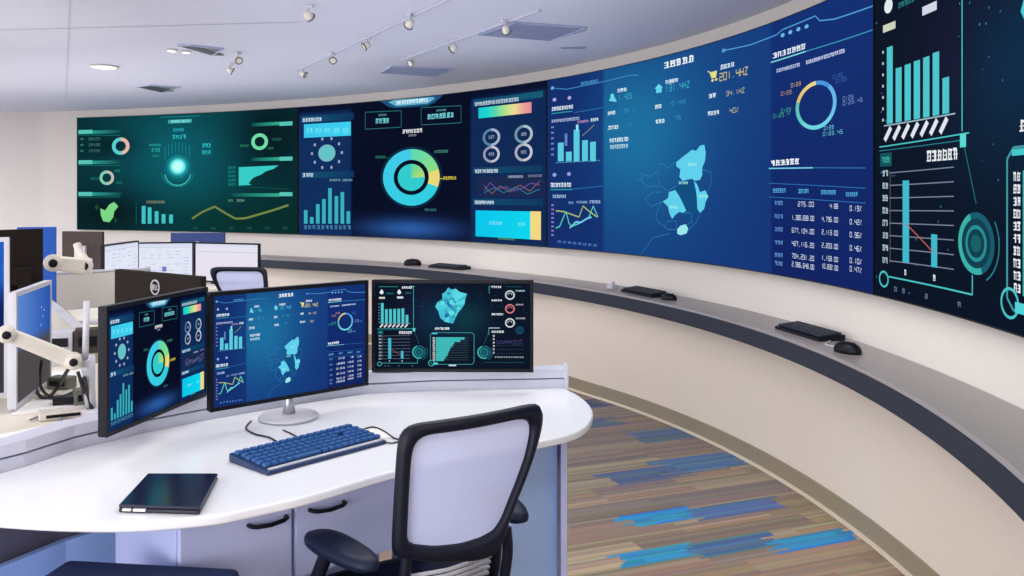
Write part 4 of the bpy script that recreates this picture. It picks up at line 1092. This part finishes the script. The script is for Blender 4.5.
tag(m.build('slot_diffuser', M['grille']), 'short thin air slot in the ceiling below the large grille', 'vent')
spots = [(308, 5, 'spotlight nearest the camera on the left ceiling track'), (410, 14, 'ceiling spotlight left of the large square grille'), (367, 37, 'spotlight between the two others on the middle track'),
         (333, 52, 'spotlight third along the middle ceiling track'), (303, 67, 'farthest small spotlight on the middle ceiling track'), (506, 20, 'spotlight touching the near corner of the large grille'),
         (454, 40, 'spotlight on the right track between the two square grilles'), (412, 55, 'spotlight just in front of the farther square grille'), (238, 52, 'small spotlight right of the dark slim vent'), (230, 63, 'tiny spotlight below right of the dark slim vent')]
def track(p, q, label):
    a, b_ = on_ceil(*p), on_ceil(*q); d = b_-a; mid = (a+b_)/2; m = MB(); m.box((mid.x, mid.y, ZC-.007), (d.length, .018, .012), rz=atan2(d.y, d.x))
    return tag(m.build('lighting_track', M['seam']), label, 'track', 'ceiling lighting tracks')
track((455, -5), (296, 70), 'slim ceiling track carrying the middle row of spotlights')
track((540, 9), (402, 59), 'slim ceiling track running past the large square grille')
proto = None
for i, (px, py, lb) in enumerate(spots):
    a = on_ceil(px, py)
    if proto is None:
        t = thing('spotlight', lb, 'light', (a.x, a.y, ZC-.012), 0, 'ceiling track spotlights'); proto = t
        m = MB(); m.box((0, 0, .004), (.05, .024, .014)); m.tube([(0, 0, 0), (0, 0, -.03)], .005, 8); m.build('bracket', M['silverp'], t)
        R = rot_to((.5, .7, -.5)); m = MB(); m.lathe([(0, -.022), (.016, -.02), (.022, 0), (.024, .022), (.02, .024), (0, .014)], (0, 0, -.04), 16, R=R); m.build('lamp_head', M['creamm'], t)
        m = MB(); m.tube([Vector((0, 0, -.04))+R @ Vector((.024*cos(x), .024*sin(x), .022)) for x in [2*pi*i_/16 for i_ in range(16)]], .005, 6, closed=True); m.build('rim', M['vent'], t)
    else: dup(proto, (a.x, a.y, ZC-.012), (i*1.3) % 6, lb)

# ------------------------------------------------------------------ desks, monitors and arms behind on the left
def simple_desk(polyp, label, z=.735, mt='creamd', panel=None):
    cx_ = sum(p[0] for p in polyp)/len(polyp); cy_ = sum(p[1] for p in polyp)/len(polyp)
    t = thing('desk', label, 'desk', (cx_, cy_, 0), 0, 'desks behind the front workstation')
    m = MB(); m.prism(polyp, z-.028, z); m.build('desktop', M[mt], t, world=True, bevel=.004)
    for p in polyp:
        q = Vector((cx_, cy_, 0)); v = Vector((*p, 0)); v = v+(q-v).normalized()*.10
        m = MB(); m.box((v.x, v.y, (z-.028)/2), (.05, .05, z-.028)); m.build('leg', M['silverp'], t, world=True)
    return t
simple_desk([(-1.53, 1.90), (-1.33, 2.18), (-1.235, 2.42), (-1.12, 2.59), (-.98, 2.73), (-.70, 3.01), (-.80, 3.30), (-1.62, 3.55), (-2.35, 3.1), (-2.3, 2.2)], 'cream desk full of cables right behind the left end of the white desk')
simple_desk([(-2.55, 5.15), (-1.83, 4.02), (-1.5, 4.0), (-1.42, 4.4), (-1.55, 5.2), (-2.2, 5.45)], 'cream desk in the second row behind the black monitor back')
simple_desk([(-3.5, 6.35), (-1.95, 6.35), (-1.95, 7.15), (-3.5, 7.15)], 'cream desk under the three bright white screens')
simple_desk([(-3.3, 7.65), (-2.45, 7.65), (-2.45, 8.3), (-3.3, 8.3)], 'farthest cream desk below the green wall display')
simple_desk([(-4.1, 4.0), (-3.0, 3.3), (-2.75, 4.2), (-3.4, 5.0)], 'cream desk at the left picture edge under the dark screen')
simple_desk([(-4.6, 6.3), (-3.7, 6.3), (-3.7, 7.3), (-4.6, 7.3)], 'cream desk under the taupe monitor back')
# low partitions
def partition(a, b_, z0, z1, th, label, mt='creamm'):
    a, b_ = Vector((*a, 0)), Vector((*b_, 0)); mid = (a+b_)/2; d = b_-a
    t = thing('desk_partition', label, 'partition', (mid.x, mid.y, 0), atan2(d.y, d.x), 'low partitions between the rear desks')
    m = MB(); m.box((0, 0, (z0+z1)/2), (d.length, th, z1-z0)); m.build('panel', M[mt], t, bevel=.004)
    m = MB(); m.box((0, 0, z1+.006), (d.length+.01, th+.012, .012)); m.build('cap', M['silverp'], t, bevel=.002)
    for s_ in (-1, 1):
        m = MB(); m.box((s_*(d.length/2-.04), 0, z0/2), (.04, th, z0)); m.build('foot', M['silverp'], t)
    return t
partition((-2.62, 5.06), (-1.88, 3.93), .02, .80, .035, 'narrow cream partition running diagonally behind the monitor arm')
partition((-2.95, 5.55), (-2.42, 5.98), .02, .90, .05, 'broad cream partition panel below the white monitor arm')
partition((-2.42, 5.62), (-1.98, 5.62), .02, .72, .05, 'pale low partition in front of the white screens')

def scr_white(seed):
    def d(sc):
        sc.bg(lambda u, v: (226, 230, 246) if v > .06 else (206, 214, 236), 10, 10); rn = random.Random(seed)
        for i in range(9):
            for j in range(6):
                if rn.random() < .55: sc.glyphs(.06+j*.155, .06+j*.155+rn.uniform(.05, .12), .14+i*.09, .022, (168, 176, 206), ly=2)
        if seed == 2:
            sc.rect(.14, .22, .66, .80, (120, 124, 190), ly=3); sc.rect(.44, .52, .66, .80, (120, 124, 190), ly=3)
        sc.rect(0, 1, .10, .115, (190, 198, 224), ly=3)
    return d
def scr_sheet(sc):
    sc.bg(lambda u, v: (232, 226, 240) if v > .08 else (214, 222, 240), 8, 8); sc.rect(.04, .96, .2, .225, (200, 208, 232), ly=2)
    for i in range(7): sc.rect(.05, .95, .32+i*.09, .326+i*.09, (216, 214, 234), ly=2)
monitor('leftmost of the three bright white screens on the rear desk', ((102-512)/F*6.0, 6.0), ((137-512)/F*6.6, 6.6), .765, 1.06, scr_white(1), stand='foot', group='white screens on the rear desk')
monitor('middle one of the three bright white screens, with two small icons', ((137-512)/F*6.62, 6.62), ((194-512)/F*6.7, 6.7), .765, 1.045, scr_white(2), stand='foot', group='white screens on the rear desk')
monitor('rightmost and largest of the three bright white screens', ((195.5-512)/F*6.75, 6.75), ((260-512)/F*6.55, 6.55), .745, 1.04, scr_sheet, stand='foot', group='white screens on the rear desk')
monitor('dark monitor back with a silver ring logo behind the left desk monitor', ((203-512)/F*3.27, 3.27), ((117-512)/F*3.6, 3.6), .78, 1.10, scr_white(4), stand='foot', frame='dark', back='dark', logo=True)
monitor('blue monitor back with a white dot under the green wall display', ((225-512)/F*8.0, 8.0), ((171-512)/F*8.0, 8.0), .76, 1.055, scr_white(5), stand='foot', frame='bluedark', back='bluedark')
p = P(198, 237.5, 7.97); m = MB(); m.lathe([(0, 0), (.03, 0), (.03, .004), (0, .004)], (0, -.0, 0), 18, R=Matrix.Rotation(pi/2, 3, 'X'))
for o in bpy.data.objects:
    if o.get('label', '').startswith('blue monitor back with'): BM_ = o
m = MB(); m.lathe([(0, 0), (.028, 0), (.028, .003), (0, .003)], (0, .0112, .215), 18, R=Matrix.Rotation(-pi/2, 3, 'X')); m.build('logo', M['paper'], BM_)
monitor('taupe monitor back held by a white arm, left of the green display', ((103-512)/F*6.8, 6.8), ((63-512)/F*6.9, 6.9), .80, 1.115, scr_white(6), stand='arm', frame='brown', back='brown')
def scr_blue(sc):
    sc.bg(lambda u, v: mixc(mixc((96, 136, 206), (40, 84, 172), u), (78, 74, 76), (v-.42)*8), 16, 24)  # grey lower part is a dark reflection painted into the screen colours
    for u, v in ((.72, .2), (.76, .3), (.7, .38), (.8, .24)): sc.disc(u, v, .012, (190, 200, 226), ly=2)
def scr_blue2(sc):
    sc.bg(lambda u, v: mixc((30, 92, 190), mixc((14, 34, 96), (60, 58, 62), (v-.55)*8), (v-.25)*6), 10, 24)
monitor('silver-framed monitor with a blue screen seen edge-on behind the monitor arm', ((11-512)/F*2.73, 2.73), ((47.5-512)/F*3.14, 3.14), .745, 1.10, scr_blue, frame='silverp', back='silverp', stand='arm', bez=.014)
monitor('tall silver-edged monitor with a deep blue screen at the left picture edge', (-1.98, 2.78), ((9.5-512)/F*2.92, 2.92), .745, 1.26, scr_blue2, frame='silverp', back='silverp', stand='arm', bez=.014)
# dark screen back and blue board behind
monitor('large black monitor back beside the blue board at the left edge', ((42-512)/F*4.3, 4.3), ((-8-512)/F*4.1, 4.1), .80, 1.235, scr_white(8), frame='dark', back='dark', stand='foot')
p = P(49, 230, 5.15)
t = thing('acoustic_board', 'upright royal blue fabric board left of the taupe monitor', 'board', (p.x-.08, p.y+.02, 0), math.radians(20))
m = MB(); m.box((0, 0, .66), (.20, .04, 1.10)); m.build('panel', M['blue'], t, bevel=.005)
m = MB(); m.box((0, 0, .05), (.2, .12, .06)); m.build('foot', M['silverp'], t)

# monitor arms
def arm(pts_label, base, hubs, label, slim=False, r=.02, mt='creamm', z0=.735):
    t = thing('monitor_support', label, 'monitor arm', (base[0], base[1], z0), 0, 'monitor arms on the rear desks')
    m = MB(); m.box((base[0], base[1], z0+.01), (.10, .08, .02)); m.build('clamp', M['silverp'], t, world=True, bevel=.004)
    m = MB(); m.tube([(base[0], base[1], z0+.015), (base[0], base[1], hubs[0].z+(.0 if slim else .03))], .012, 12)
    if slim: m.tube([hubs[0]+Vector((.02, .03, .0)), hubs[0]+Vector((.022, .035, .17))], .009, 10); m.tube([hubs[0]+Vector((.02, .03, -.0)), Vector((base[0], base[1], z0+.02))], .016, 10); m.build('post', M['silverp'], t, world=True)
    prev_ = hubs[0] if slim else Vector((base[0], base[1], hubs[0].z))
    for h in hubs:
        m = MB(); d = h-prev_
        if d.length > .03:
            u_ = Vector((0, 0, 1)); s_ = d.normalized().cross(u_).normalized(); n_ = s_.cross(d.normalized())
            vs = []
            for k_, e in ((-.02, .9), (.1, 1.05), (.9, .95), (1.02, .8)):
                c_ = prev_+d*k_
                for x, y in ((-1, -.7), (-.7, -1), (.7, -1), (1, -.7), (1, .7), (.7, 1), (-.7, 1), (-1, .7)): vs.append(c_+s_*x*r*.7*e+n_*y*r*e)
            fs = [(j*8+i, j*8+(i+1) % 8, (j+1)*8+(i+1) % 8, (j+1)*8+i) for j in range(3) for i in range(8)]+[tuple(range(8))[::-1], tuple(range(24, 32))]
            m.add(vs, fs); m.build('arm_link', M[mt], t, world=True, bevel=.003)
        m = MB(); dcam = Vector((-h.x, -h.y, 0)).normalized(); R = rot_to(dcam)
        m.lathe([(0, -.026), (r*1.1, -.026), (r*1.15, 0), (r*1.1, .024), (0, .024)], h, 20, R=R); hb = m.build('hub', M[mt], t, world=True)
        m = MB(); m.lathe([(0, .022), (r*.55, .022), (r*.55, .029), (r*.3, .031), (0, .031)], h, 16, R=R); m.build('bolt', M['black'], hb)
        inv = TM[t.name].inverted(); me = bpy.data.objects[hb.name].children[0].data
        for v in me.vertices: v.co = inv @ v.co
        prev_ = h
    return t
h2 = P(73.5, 361, 2.62); h1 = P(6.5, 334, 2.52)
arm('', (PZ(91, 414, .736).x, PZ(91, 414, .736).y), [h2, h1], 'white articulated monitor arm with black bolts in front of the silver-framed monitor', slim=True, r=.021)
h4 = P(52, 262, 5.6); h3 = P(82, 270, 6.2); h5 = P(78, 246, 6.6)
arm('', (P(90, 262, 4.6).x, 4.62), [P(84, 266, 4.6), P(53, 263, 4.45)], 'white monitor arm with a round head beside the taupe monitor', r=.038)
m = MB(); 
q = [P(77, 244, 6.62), P(80, 252, 6.6), P(87, 262, 6.56)]
m.tube(smooth_path(q, 5), .028, 8); tag(m.build('bracket_arm', M['creamm']), 'short curved white bracket on the back of the taupe monitor', 'bracket')

# clutter on the cream desk
def sheet(px, py, w, d, rz, label, z=.7362, mt='paper'):
    p = PZ(px, py, .736); m = MB(); m.box((p.x, p.y, z+.001), (w, d, .002), rz=rz); return tag(m.build('paper_sheet', M[mt]), label, 'paper', 'papers on the cream desk')
sheet(52, 406, .22, .16, .5, 'white paper below the monitor arm on the cream desk')
sheet(36, 436, .24, .15, .9, 'white paper nearest the rail on the cream desk', .7392)
sheet(64, 376, .15, .2, .2, 'white paper farthest back on the cream desk, behind the arm')
cable([PZ(38, 372, .80), PZ(36, 388, .76), PZ(41, 397, .742), PZ(50, 396, .742), PZ(60, 384, .77), PZ(68, 370, .85), h2+Vector((-.01, .03, -.02))], .006, 'black cable looping down under the monitor arm')
cable([PZ(42, 360, .85), PZ(40, 380, .78), PZ(44, 392, .745), PZ(56, 398, .742), PZ(74, 392, .742)], .005, 'second black cable lying behind the first on the cream desk')
cable([PZ(84, 378, .86), PZ(88, 395, .80), PZ(93, 412, .745), PZ(97, 416, .742)], .007, 'thick black cable hanging just left of the left desk monitor')
cable([PZ(78, 372, .88), PZ(83, 390, .82), PZ(85, 404, .75), PZ(80, 412, .742)], .005, 'thin black cable beside the post of the monitor arm')
cable([PZ(30, 420, .742), PZ(48, 414, .742), PZ(62, 420, .742), PZ(52, 432, .742), PZ(34, 440, .742)], .003, 'thin grey cable curling on the cream desk near the rail', 'groove')
def gadget(px, py, size, rz, label, mt, name='adapter_box', cat='adapter'):
    p = PZ(px, py, .736); t = thing(name, label, cat, (p.x, p.y, .7362), rz)
    m = MB(); m.box((0, 0, size[2]/2), size); m.build('shell', M[mt], t, bevel=.004)
    m = MB(); m.box((0, -size[1]/2-.001, size[2]/2), (size[0]*.7, .004, size[2]*.4)); m.build('socket_panel', M['black'], t)
    return t
gadget(66, 404, (.07, .05, .025), .3, 'small black adapter on the cream desk left of the arm post', 'black')
gadget(84, 404, (.06, .05, .05), .6, 'dark olive box at the foot of the arm post', 'box')
gadget(62, 388, (.08, .05, .04), -.2, 'olive grey adapter box behind the looping cable', 'box')
gadget(63, 417, (.13, .06, .022), .5, 'flat pale dock with a dark slot near the rail', 'creamm', 'docking_station', 'dock')
gadget(60, 352, (.12, .08, .09), .2, 'grey device behind the arm link on the cream desk', 'silverp', 'network_switch', 'device')
gadget(88, 352, (.10, .08, .10), .4, 'taupe device box behind the arm post', 'brown', 'device_box', 'device')

# ------------------------------------------------------------------ light
wd = bpy.data.worlds.new('World'); S.world = wd; wd.use_nodes = True
bgn = wd.node_tree.nodes['Background']; bgn.inputs[0].default_value = (*lin((248, 244, 246)), 1); bgn.inputs[1].default_value = 3.7
def area(loc, size, energy, col=(1, 1, 1), rot=(0, 0, 0), sy=None):
    l = bpy.data.lights.new('unseen_area_light', 'AREA'); l.energy = energy; l.color = col; l.shape = 'RECTANGLE'; l.size = size; l.size_y = sy or size
    o = bpy.data.objects.new('unseen_area_light', l); COL.objects.link(o); o.location = loc; o.rotation_euler = rot; return o
for x, y in ((-2.6, 3.0), (-.6, 3.0), (.9, 1.2), (-1.2, .8), (-3.2, .8), (.4, 3.6)):
    area((x, y, ZC-.02), 1.2, 14.5, (1, .96, .90), sy=.6)
for x, y, e, c in ((-4.2, 7.6, 26, (1, .97, .95)), (-2.2, 7.2, 24, (.92, .94, 1)), (-.6, 5.4, 24, (.82, .88, 1)), (-3.4, 4.8, 26, (1, .97, .93)), (-.2, 3.4, 20, (.82, .88, 1)), (-1.8, 9.4, 8, (.55, .8, 1)), (-4.2, 9.7, 8, (.5, .78, 1)), (-6.5, 8.0, 18, (1, .97, .93))):
    area((x, y, 1.62), 2.2, e*.44, c, rot=(pi, 0, 0))  # unseen uplights added in mid-air to brighten the ceiling
for x, y in ((-3.6, 5.6), (-1.6, 5.2), (-3.0, 7.9), (-5.0, 8.0), (-.9, 7.0)):
    l = bpy.data.lights.new('downlight', 'SPOT'); l.energy = 80; l.spot_size = 2.6; l.spot_blend = 1; l.shadow_soft_size = .15; l.color = (1, .95, .9)
    o = bpy.data.objects.new('downlight', l); COL.objects.link(o); o.location = (x, y, ZC-.05)

area((-2.8, -2.4, 1.5), 3.0, 74, (.97, .97, 1), rot=(math.radians(88), 0, math.radians(-28)), sy=1.8)   # unseen soft fill added behind the camera to brighten the fronts
# ------------------------------------------------------------------ camera
cam = bpy.data.cameras.new('Camera'); co = bpy.data.objects.new('Camera', cam); COL.objects.link(co)
co.location = (0, 0, CAMZ); co.rotation_euler = (pi/2, 0, 0)
cam.sensor_width = 36; cam.sensor_fit = 'HORIZONTAL'; cam.lens = 36*F/1024; cam.shift_y = -(288-HY)/1024; cam.shift_x = 0
cam.clip_start = .02; S.camera = co
S.view_settings.view_transform = 'Standard'; S.view_settings.look = 'None'; S.view_settings.gamma = 1; S.view_settings.exposure = 0
S.view_settings.use_curve_mapping = False
